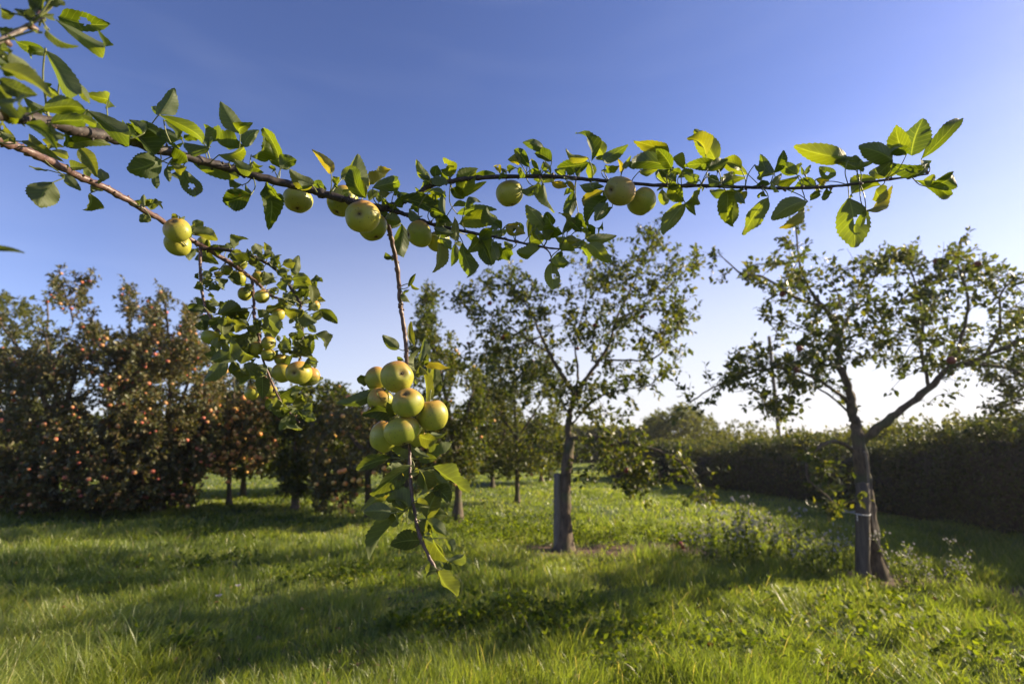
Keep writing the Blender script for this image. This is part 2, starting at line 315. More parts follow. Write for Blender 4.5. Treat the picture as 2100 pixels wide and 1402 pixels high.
# ------------------------------------------------------------------ grass and low weeds
rs = np.random.RandomState(11)
def tri_blade():
    T = []; 
    for k, (y, wd) in enumerate(((0, .8), (.38, 1.0), (.75, .7))): T += [(-wd * .5, y), (wd * .5, y)]
    return T + [(0, 1)]
def grass(n, y0, y1, L0, L1, wid, seed, power=2.0, spread=1.2, name='grass', label='', clumps=1.0):
    rs = np.random.RandomState(seed)
    u = rs.rand(n); e = 1 - power / 1.0 + 1
    y = (y0 ** e + u * (y1 ** e - y0 ** e)) ** (1 / e) if abs(e) > 1e-6 else y0 * (y1 / y0) ** u
    x = (rs.rand(n) * 2 - 1) * (y * spread + .8)
    keep = rs.rand(n) > soil_mask(x, y) * .96
    cl = vnoise(x * 2.2, y * 2.2, 21) * .6 + vnoise(x * 6, y * 6, 22) * .4
    keep &= rs.rand(n) < .12 + 1.5 * cl
    x, y, cl = x[keep], y[keep], cl[keep]; n = len(x)
    ln = (L0 + (L1 - L0) * rs.rand(n) ** 1.6) * (.45 + 1.05 * cl) * (.8 + .5 * vnoise(x * .6, y * .6, 30))
    ln *= 1 + 1.5 * np.clip(1 - np.hypot(x + 2.4, y - 2.5) / 1.5, 0, 1)      # rank uncut grass at the lower left
    tall = rs.rand(n) < .03; ln[tall] *= 1.5
    ln *= .62 + .75 * vnoise(x * 3.3, y * 3.3, 77)
    az = 2 * math.pi * vnoise(x * 1.7, y * 1.7, 41) * 1.6 + rs.randn(n) * 1.5; lean = np.abs(rs.randn(n) * .34) + .05 + .30 * vnoise(x * 1.4, y * 1.4, 43)
    rot = rs.rand(n) * math.pi * 2
    wd = wid * (.6 + .8 * rs.rand(n)) * np.maximum(1, y / 3.5) ** .75 * np.where(tall, 1.5, 1)
    T = np.array(tri_blade()); s = T[:, 1]
    hx, hy = np.cos(az), np.sin(az)
    off = ln[:, None] * (np.sin(lean)[:, None] * (s[None] * .45 + s[None] ** 2 * .75))
    up = ln[:, None] * (s[None] * np.cos(lean * .6)[:, None] - .28 * (s[None] ** 2.5) * lean[:, None])
    wx = np.cos(rot)[:, None] * T[None, :, 0] * wd[:, None]; wy = np.sin(rot)[:, None] * T[None, :, 0] * wd[:, None]
    V = np.stack([x[:, None] + off * hx[:, None] + wx, y[:, None] + off * hy[:, None] + wy, terrain(x, y)[:, None] - .004 + up], -1).reshape(-1, 3)
    o = (np.arange(n) * 7)[:, None, None]
    Qd = (np.array([[0, 1, 3, 2], [2, 3, 5, 4]])[None] + o).reshape(-1, 4); Td = (np.array([[4, 5, 6]])[None] + o).reshape(-1, 3)
    tone = np.clip(.55 * rs.rand(n) + .5 * vnoise(x * 1.1, y * 1.1, 50) - .05, 0, .9); dry = rs.rand(n) < np.where(tall, .15, .02); tone[dry] = .93 + .07 * rs.rand(dry.sum())
    me = mesh_np(name, V, [Qd, Td], [M['grass']], {'tone_pos': np.clip(np.repeat(tone, 7) + np.tile([-.10, -.10, 0, 0, .07, .07, .16], n), 0, 1)})
    tag(link(name, me), label, 'grass', None, 'stuff')
NG = 1.0
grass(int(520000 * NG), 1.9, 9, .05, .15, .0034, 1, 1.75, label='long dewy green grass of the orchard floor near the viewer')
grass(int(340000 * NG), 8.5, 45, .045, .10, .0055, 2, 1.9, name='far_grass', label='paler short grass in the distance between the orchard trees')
def bg_leaf(wd=.27, fold=.10, curl=.14):
    T = np.array([(0, 0, 0), (0, .5, .02), (0, 1, -curl), (-wd * .9, .3, fold), (-wd, .58, fold * .8), (wd * .9, .3, fold), (wd, .58, fold * .8)])
    return T, [np.array([[0, 1, 4, 3], [0, 5, 6, 1]]), np.array([[1, 2, 4], [1, 6, 2]])]
def frames(d, nrm, size, rs):
    """rows: across, along, normal - scaled"""
    d = norm(d); a = norm(np.cross(d, nrm)); n_ = np.cross(a, d)
    return np.stack([a, d, n_], 1) * size[:, None, None]
def weeds(name, label, patches, L, seed):
    rs = np.random.RandomState(seed); pos = []; D = []; S = []
    for (px, py, rad, n) in patches:
        c = G(px, py); nn = n // 7
        sx = c.x + rs.randn(nn) * rad; sy = c.y + rs.randn(nn) * rad * .8; h = .04 + rs.rand(nn) * .13
        for k in range(7):
            a = rs.rand(nn) * 6.28; el = rs.rand(nn) * 1.0 + .15; hz = h * (.35 + .65 * rs.rand(nn))
            pos.append(np.stack([sx + np.cos(a) * .012, sy + np.sin(a) * .012, terrain(sx, sy) + hz], 1)); D.append(np.stack([np.cos(a) * np.cos(el), np.sin(a) * np.cos(el), np.sin(el)], 1)); S.append(L * (.5 + rs.rand(nn)))
    pos, D, S = np.vstack(pos), np.vstack(D), np.concatenate(S)
    T, Fc = bg_leaf(.34, .06, .1)
    V, fl, rn = scatter_arrays(T, Fc, pos, frames(D, np.array([0, 0, 1.0]) + rs.randn(len(D), 3) * .3, S, rs), rs.rand(len(pos)))
    tag(link(name, mesh_np(name, V, fl, [M['weed']], {'tone_pos': rn})), label, 'weeds', None, 'stuff')
weeds('broadleaf_weeds', 'bright green broad leaved weeds and clover growing through the grass', 
      [(1040, 1255, .16, 500), (1130, 1290, .26, 900), (980, 1270, .15, 300), (1350, 1330, .35, 600), (1500, 1370, .4, 600), (1750, 1240, .3, 300), (1850, 1290, .4, 400), (1950, 1380, .4, 500), (700, 1180, .3, 700), (330, 1350, .12, 250),
       (450, 1090, .8, 1500), (560, 1040, .9, 1200), (1000, 1075, .8, 2600), (1060, 1095, .5, 1200), (900, 1290, .25, 600), (1250, 1100, .5, 1200), (1420, 1110, .4, 1200), (400, 1160, .3, 500)], .038, 5)

rs = np.random.RandomState(77); n = 900; yy = 2.2 * (14 / 2.2) ** rs.rand(n); xx = (rs.rand(n) * 2 - 1) * (yy * 1.1 + .5); an = rs.rand(n) * 6.28
DV = np.stack([np.cos(an), np.sin(an), rs.randn(n) * .3], 1); T_, F_ = bg_leaf(.3, .12, .25)
V, fl, rn = scatter_arrays(T_, F_, np.stack([xx, yy, terrain(xx, yy) + .02 + .06 * rs.rand(n)], 1), frames(DV, np.array([0, 0, 1.0]) + rs.randn(n, 3) * .5, .045 * (.5 + .8 * rs.rand(n)), rs), rs.rand(n))
M['dead_leaf'] = leafy('dead_leaf', [(0, (.12, .07, .03)), (.6, (.24, .16, .07)), (1, (.32, .27, .12))], 0.25, 0.6, None, (1.3, 1.1, .6), 0.3)
tag(link('fallen_leaves', mesh_np('fallen_leaves', V, fl, [M['dead_leaf']], {'tone_pos': rn})), 'dry brown fallen leaves caught in the orchard grass', 'leaves', None, 'stuff')

# ------------------------------------------------------------------ orchard trees, hedge and far trees
def in_poly(px, py, poly):
    x, y = np.asarray(px), np.asarray(py); c = np.zeros(x.shape, bool); n = len(poly)
    for a in range(n):
        x1, y1 = poly[a]; x2, y2 = poly[(a + 1) % n]
        c ^= ((y1 > y) != (y2 > y)) & (x < (x2 - x1) * (y - y1) / (y2 - y1 + 1e-9) + x1)
    return c
APPLE_BG = {}
def small_apple_mesh(mname):
    if mname in APPLE_BG: return APPLE_BG[mname]
    g = Geo(); rows, seg = 8, 12; V = []; bl = []
    for a in range(rows + 1):
        th = math.pi * a / rows; rr = math.sin(th) * (1 + .05 * math.cos(th)); zz = math.cos(th) * .88 - .16 * math.exp(-(th / .45) ** 2) + .10 * math.exp(-((math.pi - th) / .4) ** 2)
        for b in range(seg):
            ph = 2 * math.pi * b / seg; V.append((rr * math.cos(ph), rr * math.sin(ph), zz)); bl.append(.5 + .5 * math.cos(ph) * math.sin(th))
    V = np.array(V); Q = [[a * seg + b, (a + 1) * seg + b, (a + 1) * seg + (b + 1) % seg, a * seg + (b + 1) % seg] for a in range(rows) for b in range(seg)]
    APPLE_BG[mname] = (V, np.array(Q), np.array(bl)); return APPLE_BG[mname]
def make_tree(name, label, cat, group, base_px, trunk, limbs, polys, thick, tips, leaves_per, leaf, leafmat, seed, twig_len=.22, apples=None, kind_apple='red_apple', base=None, trunk_r=.08, droop=.1, crown_name='foliage', rmin=.0022, upright=.5, big_r=None, twig_mat='trunk', leaf_w=.27, leafy_limb=12):
    rs = np.random.RandomState(seed); b = base if base is not None else G(*base_px); D = b.y
    z0 = float(terrain(b.x, b.y)); root = empty(name, (b.x, b.y, z0)); tag(root, label, cat, group)
    nodes = []; g = Geo()
    pts = [np.array((b.x, b.y, z0 - .08))] + [np.array(P(x, y, D + dd)) for (x, y, dd) in trunk]
    tp = catmull(pts, 7); tr = np.linspace(trunk_r, trunk_r * .62, len(tp)); tr[:6] *= np.array([1.9, 1.6, 1.35, 1.18, 1.08, 1.03])
    g.tube(tp, tr, 14, .11, seed=seed); nodes.append(tp[len(tp) // 2:])
    link('trunk', g.mesh('trunk', [M['trunk']]), root)
    g = Geo(); LR = []
    for li, (r0, r1, pl) in enumerate(limbs):
        p = catmull([np.array(P(x, y, D + dd)) for (x, y, dd) in pl], 6)
        rr = np.linspace(r0, r1, len(p)); p[1:-1] += rs.randn(len(p) - 2, 3) * r0 * .16; g.tube(p, rr, 8, .2, seed=seed + li); nodes.append(p)
    # attraction points inside the crown
    pix = []
    tot = sum(q[1] for q in polys)
    for (poly, wgt) in polys:
        a = np.array(poly, float); lo, hi = a.min(0), a.max(0); need = int(tips * wgt / tot); got = 0
        while got < need:
            c = lo + rs.rand(400, 2) * (hi - lo); c = c[in_poly(c[:, 0], c[:, 1], poly)]
            nz = vnoise(c[:, 0] / 38 + seed, c[:, 1] / 38, seed); c = c[rs.rand(len(c)) < np.clip((nz - .18) * 2.6, 0.08, 1)][:need - got]; got += len(c)
            cx = a.mean(0); pix.append(c)
    pix = np.vstack(pix); cen = pix.mean(0); ext = np.abs(pix - cen).max(0)
    q = np.clip(1 - ((pix - cen) / (ext * 1.08)) ** 2 @ np.array([.55, .45]), .08, 1)
    dep = (rs.rand(len(pix)) * 2 - 1) * thick * np.sqrt(q)
    A = np.array([P(x, y, D + d) for (x, y), d in zip(pix, dep)])
    ex = []
    for p_l in nodes[1:]:
        for q_ in range(leafy_limb):
            c_ = p_l[min(len(p_l) - 1, int(len(p_l) * (.35 + .65 * rs.rand())))]; ex.append(c_ + rs.randn(3) * np.array([.10, .10, .08]) + np.array([0, 0, .03]))
        ex += [p_l[-1] + rs.randn(3) * .05 for _ in range(3)]
    A = np.vstack([A, np.array(ex)])
    NP = np.vstack(nodes); root_pt = tp[-1]
    order = np.argsort(np.array([np.min(np.linalg.norm(NP - p_, axis=1)) for p_ in A])); tipsP = []; tipsD = []
    buf = np.zeros((len(NP) + len(A) * 6, 3)); buf[:len(NP)] = NP; cnt = len(NP)
    for oi in order:
        p_ = A[oi]; dv = buf[:cnt] - p_; dist = np.sqrt((dv ** 2).sum(1)); pen = dist + .5 * np.maximum(0, buf[:cnt, 2] - p_[2])
        k = int(np.argmin(pen)); s_ = buf[k].copy(); dd = dist[k]
        if dd < .02: continue
        mid = (s_ + p_) / 2 + rs.randn(3) * dd * .10 + np.array([0, 0, dd * droop]); c = catmull([s_, mid, p_], 3)
        r0 = rmin + .0075 * min(dd, 1.6) * (D / D) ; g.tube(c, np.linspace(r0 + .001, rmin, len(c)), 4 if dd < .8 else 5, 0, cap=False)
        m_ = len(c) - 1; buf[cnt:cnt + m_] = c[1:]; cnt += m_
        dr = norm((p_ - mid)[None])[0]; dr = norm((dr + np.array([0, 0, upright * rs.rand()]) + rs.randn(3) * .25)[None])[0]
        e = p_ + dr * twig_len * (.5 + rs.rand()); g.tube(np.array([p_, (p_ + e) / 2 + rs.randn(3) * .01, e]), [rmin, rmin * .9, rmin * .6], 4, 0, cap=False)
        tipsP.append((s_ * .35 + p_ * .65, p_, e)); 
    link('branches', g.mesh('branches', [M[twig_mat]]), root)
    tip = np.array(tipsP); n = len(tip) * leaves_per; k = np.repeat(np.arange(len(tip)), leaves_per); u = rs.rand(n) * 2
    pos = np.where((u < 1)[:, None], tip[k, 0] * (1 - u)[:, None] + tip[k, 1] * u[:, None], tip[k, 1] * (2 - u)[:, None] + tip[k, 2] * (u - 1)[:, None])
    ax = norm(tip[k, 2] - tip[k, 0]); dv = norm(ax * .5 + rs.randn(n, 3) * .75 + np.array([0, 0, .05])); pos = pos + dv * leaf * .25 + rs.randn(n, 3) * leaf * .12
    nr = np.array([0, 0, 1.0]) + rs.randn(n, 3) * .7; S = leaf * (.6 + .7 * rs.rand(n))
    T, Fc = bg_leaf(leaf_w); V, fl, rn = scatter_arrays(T, Fc, pos, frames(dv, nr, S, rs), np.clip(rs.rand(n) * .8 + .25 * vnoise(pos[:, 0] * 3, pos[:, 2] * 3, 7), 0, 1))
    link(crown_name, mesh_np('foliage', V, fl, [M[leafmat]], {'tone_pos': rn}), root)
    if apples:
        na, ra = apples; V0, Q0, bl0 = small_apple_mesh(kind_apple)
        amesh = mesh_np('apple', V0, [Q0], [M[kind_apple]], {'blush': bl0, 'pole': np.zeros(len(V0))})
        idx = rs.randint(0, len(tip), na); P0 = tip[idx, 1] + rs.randn(na, 3) * .06 + (np.array([.08, -.12, -ra * 1.3]) if thick > 1.2 or kind_apple == 'orange_apple' else np.array([0, 0, -ra * 1.3]))
        # prefer the side of the crown that faces the path
        o1 = np.argsort(P0[:, 1] + rs.rand(na) * thick * .7); ind = o1[:100]; rest = o1[100:]
        for a in ind:
            ob = bpy.data.objects.new('apple', amesh); COL.objects.link(ob); ob.parent = root; ob.location = Vector(P0[a]) - root.location
            s_ = ra * (.75 + .5 * rs.rand()); ob.scale = (s_, s_, s_); ob.rotation_euler = (rs.randn() * .5, rs.randn() * .5, rs.rand() * 6.28)
        if len(rest):
            S = ra * (.7 + .5 * rs.rand(len(rest))); an = rs.rand(len(rest)) * 6.28; B = np.zeros((len(rest), 3, 3))
            B[:, 0, 0] = np.cos(an); B[:, 0, 1] = np.sin(an); B[:, 1, 0] = -np.sin(an); B[:, 1, 1] = np.cos(an); B[:, 2, 2] = 1; B *= S[:, None, None]
            V, fl, _ = scatter_arrays(V0, [Q0], P0[rest], B, np.zeros(len(rest)))
            ob = link('apples', mesh_np('apples', V, fl, [M[kind_apple]], {'blush': np.tile(bl0, len(rest)), 'pole': np.zeros(len(V))}), root); ob['kind'] = 'stuff'
    return root
GT = 'apple trees standing in the orchard'
# the two sparse trees
mid = make_tree('apple_tree', 'open leafy apple tree with forked trunk beside a grey wooden stake, in the middle distance', 'apple tree', GT, (1157, 1120),
    [(1158, 1040, 0), (1160, 980, 0), (1166, 925, 0), (1172, 890, .02)],
    [(.055, .03, [(1168, 900, 0), (1166, 860, 0), (1175, 825, 0), (1180, 805, 0)]),
     (.034, .008, [(1180, 810, 0), (1150, 765, -.05), (1128, 725, -.1), (1105, 680, -.15), (1090, 640, -.2), (1060, 600, -.25)]),
     (.036, .008, [(1180, 810, 0), (1210, 765, .1), (1245, 715, .1), (1262, 660, .1), (1290, 600, .1), (1320, 530, .2)]),
     (.022, .006, [(1180, 808, 0), (1185, 760, .3), (1180, 700, .5), (1200, 620, .6), (1200, 560, .6)]),
     (.018, .005, [(1240, 738, .1), (1290, 738, -.1), (1340, 735, -.2), (1380, 690, -.3), (1400, 640, -.3)]),
     (.018, .005, [(1262, 660, .1), (1330, 620, 0), (1390, 570, 0), (1425, 535, 0)]),
     (.014, .004, [(1128, 725, -.1), (1060, 680, 0), (1000, 640, .1), (940, 610, .1)]),
     (.014, .004, [(1110, 690, -.1), (1020, 720, -.4), (960, 725, -.5)]),
     (.030, .007, [(1172, 900, 0), (1215, 895, -.2), (1270, 905, -.4), (1340, 920, -.6), (1395, 945, -.7), (1430, 990, -.75), (1450, 1025, -.8)]),
     (.014, .004, [(1270, 905, -.4), (1290, 950, -.5), (1310, 1000, -.6)]),
     (.014, .005, [(1172, 870, 0), (1220, 820, -.3), (1270, 800, -.5), (1330, 790, -.6), (1360, 760, -.6)]),
     (.010, .004, [(1160, 930, 0), (1120, 925, .1), (1090, 900, .2)]),
     (.010, .003, [(1320, 530, .2), (1330, 500, .2), (1335, 482, .2)])],
    [([(925, 610), (1000, 545), (1050, 545), (1110, 580), (1190, 510), (1330, 478), (1420, 530), (1415, 600), (1395, 680), (1400, 740), (1300, 760), (1200, 740), (1100, 770), (990, 745), (965, 690)], 60),
     ([(1010, 760), (1380, 740), (1330, 820), (1280, 870), (1200, 860), (1140, 800), (1060, 830)], 15),
     ([(1230, 880), (1330, 900), (1420, 950), (1455, 1025), (1440, 1030), (1380, 1000), (1300, 1010), (1240, 980)], 13),
     ([(1180, 890), (1230, 900), (1250, 980), (1190, 990)], 3)],
    1.1, 560, 15, .074, 'leaf_mid', 3, .17, (14, .032), 'dark_apple', trunk_r=.098)
rt = make_tree('apple_tree', 'dark backlit spreading apple tree with a tied stake, on the right near the hedge', 'apple tree', GT, (1795, 1183),
    [(1785, 1100, 0), (1772, 1000, 0), (1764, 930, 0), (1758, 885, 0)],
    [(.058, .028, [(1760, 905, 0), (1750, 850, 0), (1740, 800, 0), (1722, 740, .05), (1718, 700, .1)]),
     (.028, .008, [(1718, 700, .1), (1715, 660, .1), (1690, 630, .1), (1660, 590, .1), (1640, 540, .1), (1632, 460, .1)]),
     (.020, .006, [(1690, 630, .1), (1630, 610, 0), (1570, 570, -.1), (1520, 560, -.1), (1475, 520, -.1)]),
     (.046, .012, [(1768, 905, 0), (1800, 880, -.1), (1850, 840, -.2), (1905, 795, -.25), (1950, 755, -.3), (2020, 730, -.35), (2110, 690, -.4), (2180, 650, -.5)]),
     (.020, .006, [(1905, 795, -.25), (1890, 720, -.2), (1890, 640, -.1), (1870, 560, 0), (1845, 515, 0)]),
     (.020, .006, [(1950, 755, -.3), (1970, 700, -.3), (1985, 620, -.35), (1970, 560, -.35), (1955, 522, -.35)]),
     (.018, .006, [(2020, 730, -.35), (2050, 670, -.4), (2050, 610, -.45), (2075, 575, -.5)]),
     (.020, .006, [(1742, 825, 0), (1710, 800, -.1), (1660, 770, -.2), (1600, 755, -.3), (1530, 765, -.35), (1470, 790, -.4), (1415, 825, -.4)]),
     (.014, .005, [(1745, 850, 0), (1700, 810, .2), (1650, 790, .3), (1590, 830, .3)]),
     (.022, .006, [(1718, 700, .1), (1740, 650, .3), (1780, 600, .4), (1800, 540, .4)]),
     (.022, .005, [(1755, 925, 0), (1715, 905, -.1), (1680, 915, -.2), (1655, 950, -.3), (1660, 985, -.4), (1700, 1020, -.45), (1715, 1035, -.45)])],
    [([(1475, 520), (1560, 560), (1640, 455), (1650, 560), (1720, 540), (1800, 515), (1960, 515), (2075, 565), (2110, 640), (2110, 730), (2010, 740), (1910, 765), (1850, 775), (1800, 735), (1720, 745), (1640, 690), (1560, 640), (1540, 590)], 70),
     ([(1410, 835), (1470, 775), (1540, 700), (1640, 690), (1720, 730), (1730, 790), (1640, 800), (1600, 860), (1560, 850), (1560, 800), (1480, 800)], 24),
     ([(1640, 925), (1720, 930), (1735, 1000), (1700, 1045), (1660, 1010)], 5), ([(2010, 740), (2150, 600), (2180, 760), (2070, 760)], 6)],
    1.0, 560, 14, .064, 'leaf_mid', 8, .15, (10, .034), 'dark_apple', trunk_r=.098)
make_tree('apple_tree', 'backlit tree of which only thin drooping sprays reach in at the right edge', 'apple tree', GT, (2230, 1100),
    [(2228, 1000, 0), (2225, 900, 0)],
    [(.04, .006, [(2225, 900, 0), (2160, 820, -.2), (2090, 765, -.3), (2010, 745, -.3), (1960, 752, -.3)]), (.03, .006, [(2225, 900, 0), (2150, 780, .2), (2110, 700, .3)]), (.02, .005, [(2160, 820, -.2), (2090, 820, -.3), (2030, 850, -.3)])],
    [([(1955, 745), (2100, 735), (2200, 700), (2250, 860), (2120, 900), (2030, 860), (2060, 800)], 10), ([(2090, 620), (2250, 600), (2250, 720), (2110, 720)], 5)],
    .8, 330, 11, .065, 'leaf_mid', 9, .16, None, base=Vector((P(2230, 1000, 7.0).x, 7.0, 0)), trunk_r=.09)
# stakes and ties
M['shaded_stake'] = bark('shaded_weathered_stake_wood', (.045, .036, .030), (.12, .098, .078), 40, 0.85, (1, 1, .06), 0.5, .004)  # stake wood darkened in colour for the shade around the right stake
def stake(px0, py0, top, wdt, label, ptx=None, mt='stake'):
    b = G(px0, py0); r = empty('wooden_stake', (b.x, b.y, 0)); tag(r, label, 'stake', 'stakes beside the orchard trees')
    pt = P(ptx or px0, top, b.y); h = pt.z; lean = (pt.x - b.x) / h; g = Geo(); n = 8
    V = []
    for k in range(n + 1):
        z = h * k / n; s_ = wdt * (1 - .08 * k / n)
        for a in range(8):
            an = a / 8 * 6.283 + .39; V.append((b.x + lean * z + math.cos(an) * s_ * .54 * (1 + .05 * math.sin(k * 2.1 + a)), b.y + math.sin(an) * s_ * .5, z - .05))
    Q = [[k * 8 + a, k * 8 + (a + 1) % 8, (k + 1) * 8 + (a + 1) % 8, (k + 1) * 8 + a] for k in range(n) for a in range(8)]
    V.append((b.x + lean * h, b.y, h - .05 + .01)); T = [[n * 8 + a, n * 8 + (a + 1) % 8, (n + 1) * 8] for a in range(8)]
    g.add(V, Q, T); link('post', g.mesh('post', [M[mt]]), r); return r, b, h
stake(1143, 1121, 963, .105, 'grey wooden stake standing upright left of the forked middle tree')
r2, b2, h2 = stake(1768, 1190, 980, .128, 'weathered broad stake in front of the right tree, bound with white string', 1768, 'shaded_stake')
g = Geo(); zz = P(1766, 1052, b2.y).z
pts = [(b2.x + math.cos(a) * .10 + .05 + (.02 if math.cos(a) > 0 else 0), b2.y + .05 + math.sin(a) * .13, zz + .012 * math.sin(a * 2 + 1)) for a in np.linspace(0, 6.283, 26)]
g.tube(pts, .006, 6); g.tube(catmull([pts[13], (pts[13][0] - .03, b2.y - .04, zz + .02), (pts[13][0] - .09, b2.y - .06, zz + .05)], 5), .005, 6)
g.tube(catmull([(b2.x - .02, b2.y - .085, zz), (b2.x - .03, b2.y - .095, zz - .03), (b2.x - .028, b2.y - .09, zz - .06)], 4), .005, 6)
link('string_tie', g.mesh('string_tie', [M['string']]), r2)
D = G(1795, 1183).y - .13
g = Geo(); g.tube(catmull([P(x, y, D) for x, y in ((1772, 925), (1778, 945), (1781, 990), (1786, 1050), (1796, 1100), (1813, 1145), (1822, 1165))], 6), .011, 8, .1)
tag(link('tree_strap', g.mesh('tree_strap', [M['strap']])), 'thin pale hose running down the right side of the right tree trunk', 'hose')

# dense trees on the left, row trees in the centre
make_tree('apple_tree', 'big dense apple tree full of small red apples at the far left edge', 'apple tree', GT, (110, 1015),
    [(112, 950, 0), (118, 880, 0)],
    [(.06, .02, [(118, 880, 0), (80, 800, 0), (40, 720, 0), (0, 660, 0)]), (.06, .015, [(118, 880, 0), (150, 780, 0), (170, 700, 0), (190, 650, 0)]), (.05, .015, [(118, 880, 0), (110, 760, -.4), (90, 680, -.6)]),
     (.02, .006, [(150, 660, 0), (140, 620, 0), (115, 575, 0)]), (.014, .005, [(142, 630, 0), (160, 600, 0), (182, 572, 0)])],
    [([(-120, 730), (-20, 715), (60, 720), (130, 675), (200, 665), (280, 680), (320, 770), (330, 900), (330, 1022), (200, 1025), (-120, 1025)], 85), ([(-120, 950), (330, 950), (335, 1042), (-120, 1042)], 25), ([(100, 570), (112, 565), (150, 650), (130, 660)], .6), ([(180, 568), (190, 575), (160, 660), (145, 650)], .6)],
    1.6, 2900, 20, .078, 'leaf_dense', 21, .14, (600, .034), 'red_apple', base=Vector((P(110, 1000, 10.6).x, 10.6, 0)), trunk_r=.10, leaf_w=.26)
make_tree('apple_tree', 'dense apple tree dotted with red apples and thin upright shoots, second from the left', 'apple tree', GT, (330, 1015),
    [(335, 950, 0), (338, 900, 0)],
    [(.05, .015, [(338, 900, 0), (300, 800, 0), (270, 700, 0), (262, 600, 0)]), (.05, .015, [(338, 900, 0), (350, 780, 0), (345, 680, 0), (335, 600, 0)]), (.04, .012, [(338, 900, 0), (380, 800, 0), (400, 700, 0), (395, 640, 0)])],
    [([(250, 710), (300, 670), (380, 670), (435, 720), (460, 800), (450, 900), (405, 985), (370, 1020), (230, 1025), (220, 850)], 78), ([(230, 950), (410, 950), (400, 1032), (230, 1040)], 12), ([(255, 585), (268, 582), (285, 650), (262, 660)], 1.3), ([(300, 620), (318, 605), (350, 605), (345, 680), (300, 680)], 3), ([(380, 625), (400, 635), (412, 700), (380, 690)], 2)],
    1.4, 2200, 20, .076, 'leaf_dense', 22, .14, (540, .033), 'red_apple', base=Vector((P(330, 1000, 11).x, 11, 0)), trunk_r=.09)
make_tree('apple_tree', 'small round apple tree heavy with orange apples and a short thin trunk', 'apple tree', GT, (470, 1042),
    [(470, 1000, 0), (471, 960, 0)],
    [(.035, .01, [(471, 960, 0), (440, 880, 0), (420, 800, 0)]), (.035, .01, [(471, 960, 0), (480, 860, 0), (480, 770, 0)]), (.035, .01, [(471, 960, 0), (530, 880, 0), (560, 820, 0)])],
    [([(405, 780), (440, 745), (520, 750), (570, 800), (575, 880), (560, 940), (500, 975), (440, 965), (400, 920)], 10)],
    .8, 620, 18, .064, 'leaf_dense', 23, .12, (330, .047), 'orange_apple', trunk_r=.06, droop=.15)
make_tree('apple_tree', 'dark drooping apple tree with orange apples behind the hanging fruit cluster', 'apple tree', GT, (757, 1062),
    [(755, 1000, 0), (752, 930, 0)],
    [(.05, .012, [(752, 930, 0), (700, 880, 0), (660, 900, 0), (640, 960, 0)]), (.05, .012, [(752, 930, 0), (770, 850, 0), (790, 800, 0)]), (.04, .012, [(752, 930, 0), (820, 880, 0), (880, 900, 0)])],
    [([(620, 900), (670, 830), (750, 800), (850, 810), (905, 860), (900, 950), (820, 1000), (760, 960), (720, 1040), (660, 1040), (640, 980)], 10), ([(630, 920), (740, 950), (725, 1048), (650, 1048)], 3), ([(790, 950), (900, 940), (880, 1010), (790, 1010)], 1.5)],
    .9, 620, 18, .066, 'leaf_dense', 24, .13, (130, .042), 'orange_apple', trunk_r=.07, droop=.2)
make_tree('apple_tree', 'leafy orchard tree in the gap between the orange fruited tree and the hanging cluster', 'apple tree', GT, (608, 1030),
    [(608, 990, 0), (610, 950, 0)],
    [(.04, .01, [(610, 950, 0), (600, 880, 0), (590, 820, 0)]), (.04, .01, [(610, 950, 0), (650, 870, 0), (690, 800, 0)])],
    [([(560, 850), (600, 800), (690, 785), (740, 830), (720, 920), (640, 950), (600, 1015), (575, 960)], 10), ([(572, 930), (650, 930), (625, 1012), (580, 1012)], 2)],
    .9, 560, 17, .085, 'leaf_mid', 25, .14, (18, .034), 'orange_apple', base=Vector((P(608, 1000, 11).x, 11, 0)), trunk_r=.07)
make_tree('apple_tree', 'tall narrow orchard tree with a pointed top just right of the hanging cluster', 'apple tree', GT, (940, 1025),
    [(940, 980, 0), (935, 930, 0)],
    [(.05, .006, [(935, 930, 0), (915, 820, 0), (890, 720, 0), (876, 650, 0), (876, 595, 0)]), (.04, .01, [(935, 930, 0), (960, 840, 0), (975, 780, 0)]), (.03, .006, [(915, 820, 0), (930, 760, 0), (925, 700, 0)])],
    [([(868, 600), (885, 600), (895, 700), (850, 700), (858, 640)], 8), ([(845, 700), (900, 690), (940, 740), (990, 760), (1010, 830), (1000, 930), (960, 985), (880, 990), (850, 900)], 60)],
    1.0, 820, 16, .076, 'leaf_mid', 26, .16, (26, .034), 'orange_apple', base=Vector((P(940, 1000, 9.6).x, 9.6, 0)), trunk_r=.07)
make_tree('apple_tree', 'slender orchard tree with a bare lower trunk, just left of the forked middle tree', 'apple tree', GT, (1061, 1035),
    [(1061, 1000, 0), (1060, 950, 0), (1060, 900, 0)],
    [(.04, .01, [(1060, 900, 0), (1055, 820, 0), (1060, 740, 0), (1080, 690, 0)]), (.03, .01, [(1060, 900, 0), (1020, 840, 0), (990, 780, 0)]), (.03, .01, [(1060, 900, 0), (1100, 840, 0), (1130, 780, 0)])],
    [([(975, 760), (1010, 700), (1080, 670), (1130, 720), (1150, 800), (1145, 900), (1130, 980), (1040, 975), (990, 985), (970, 880)], 10)],
    .9, 760, 15, .074, 'leaf_mid', 27, .16, (22, .033), 'dark_apple', trunk_r=.06)
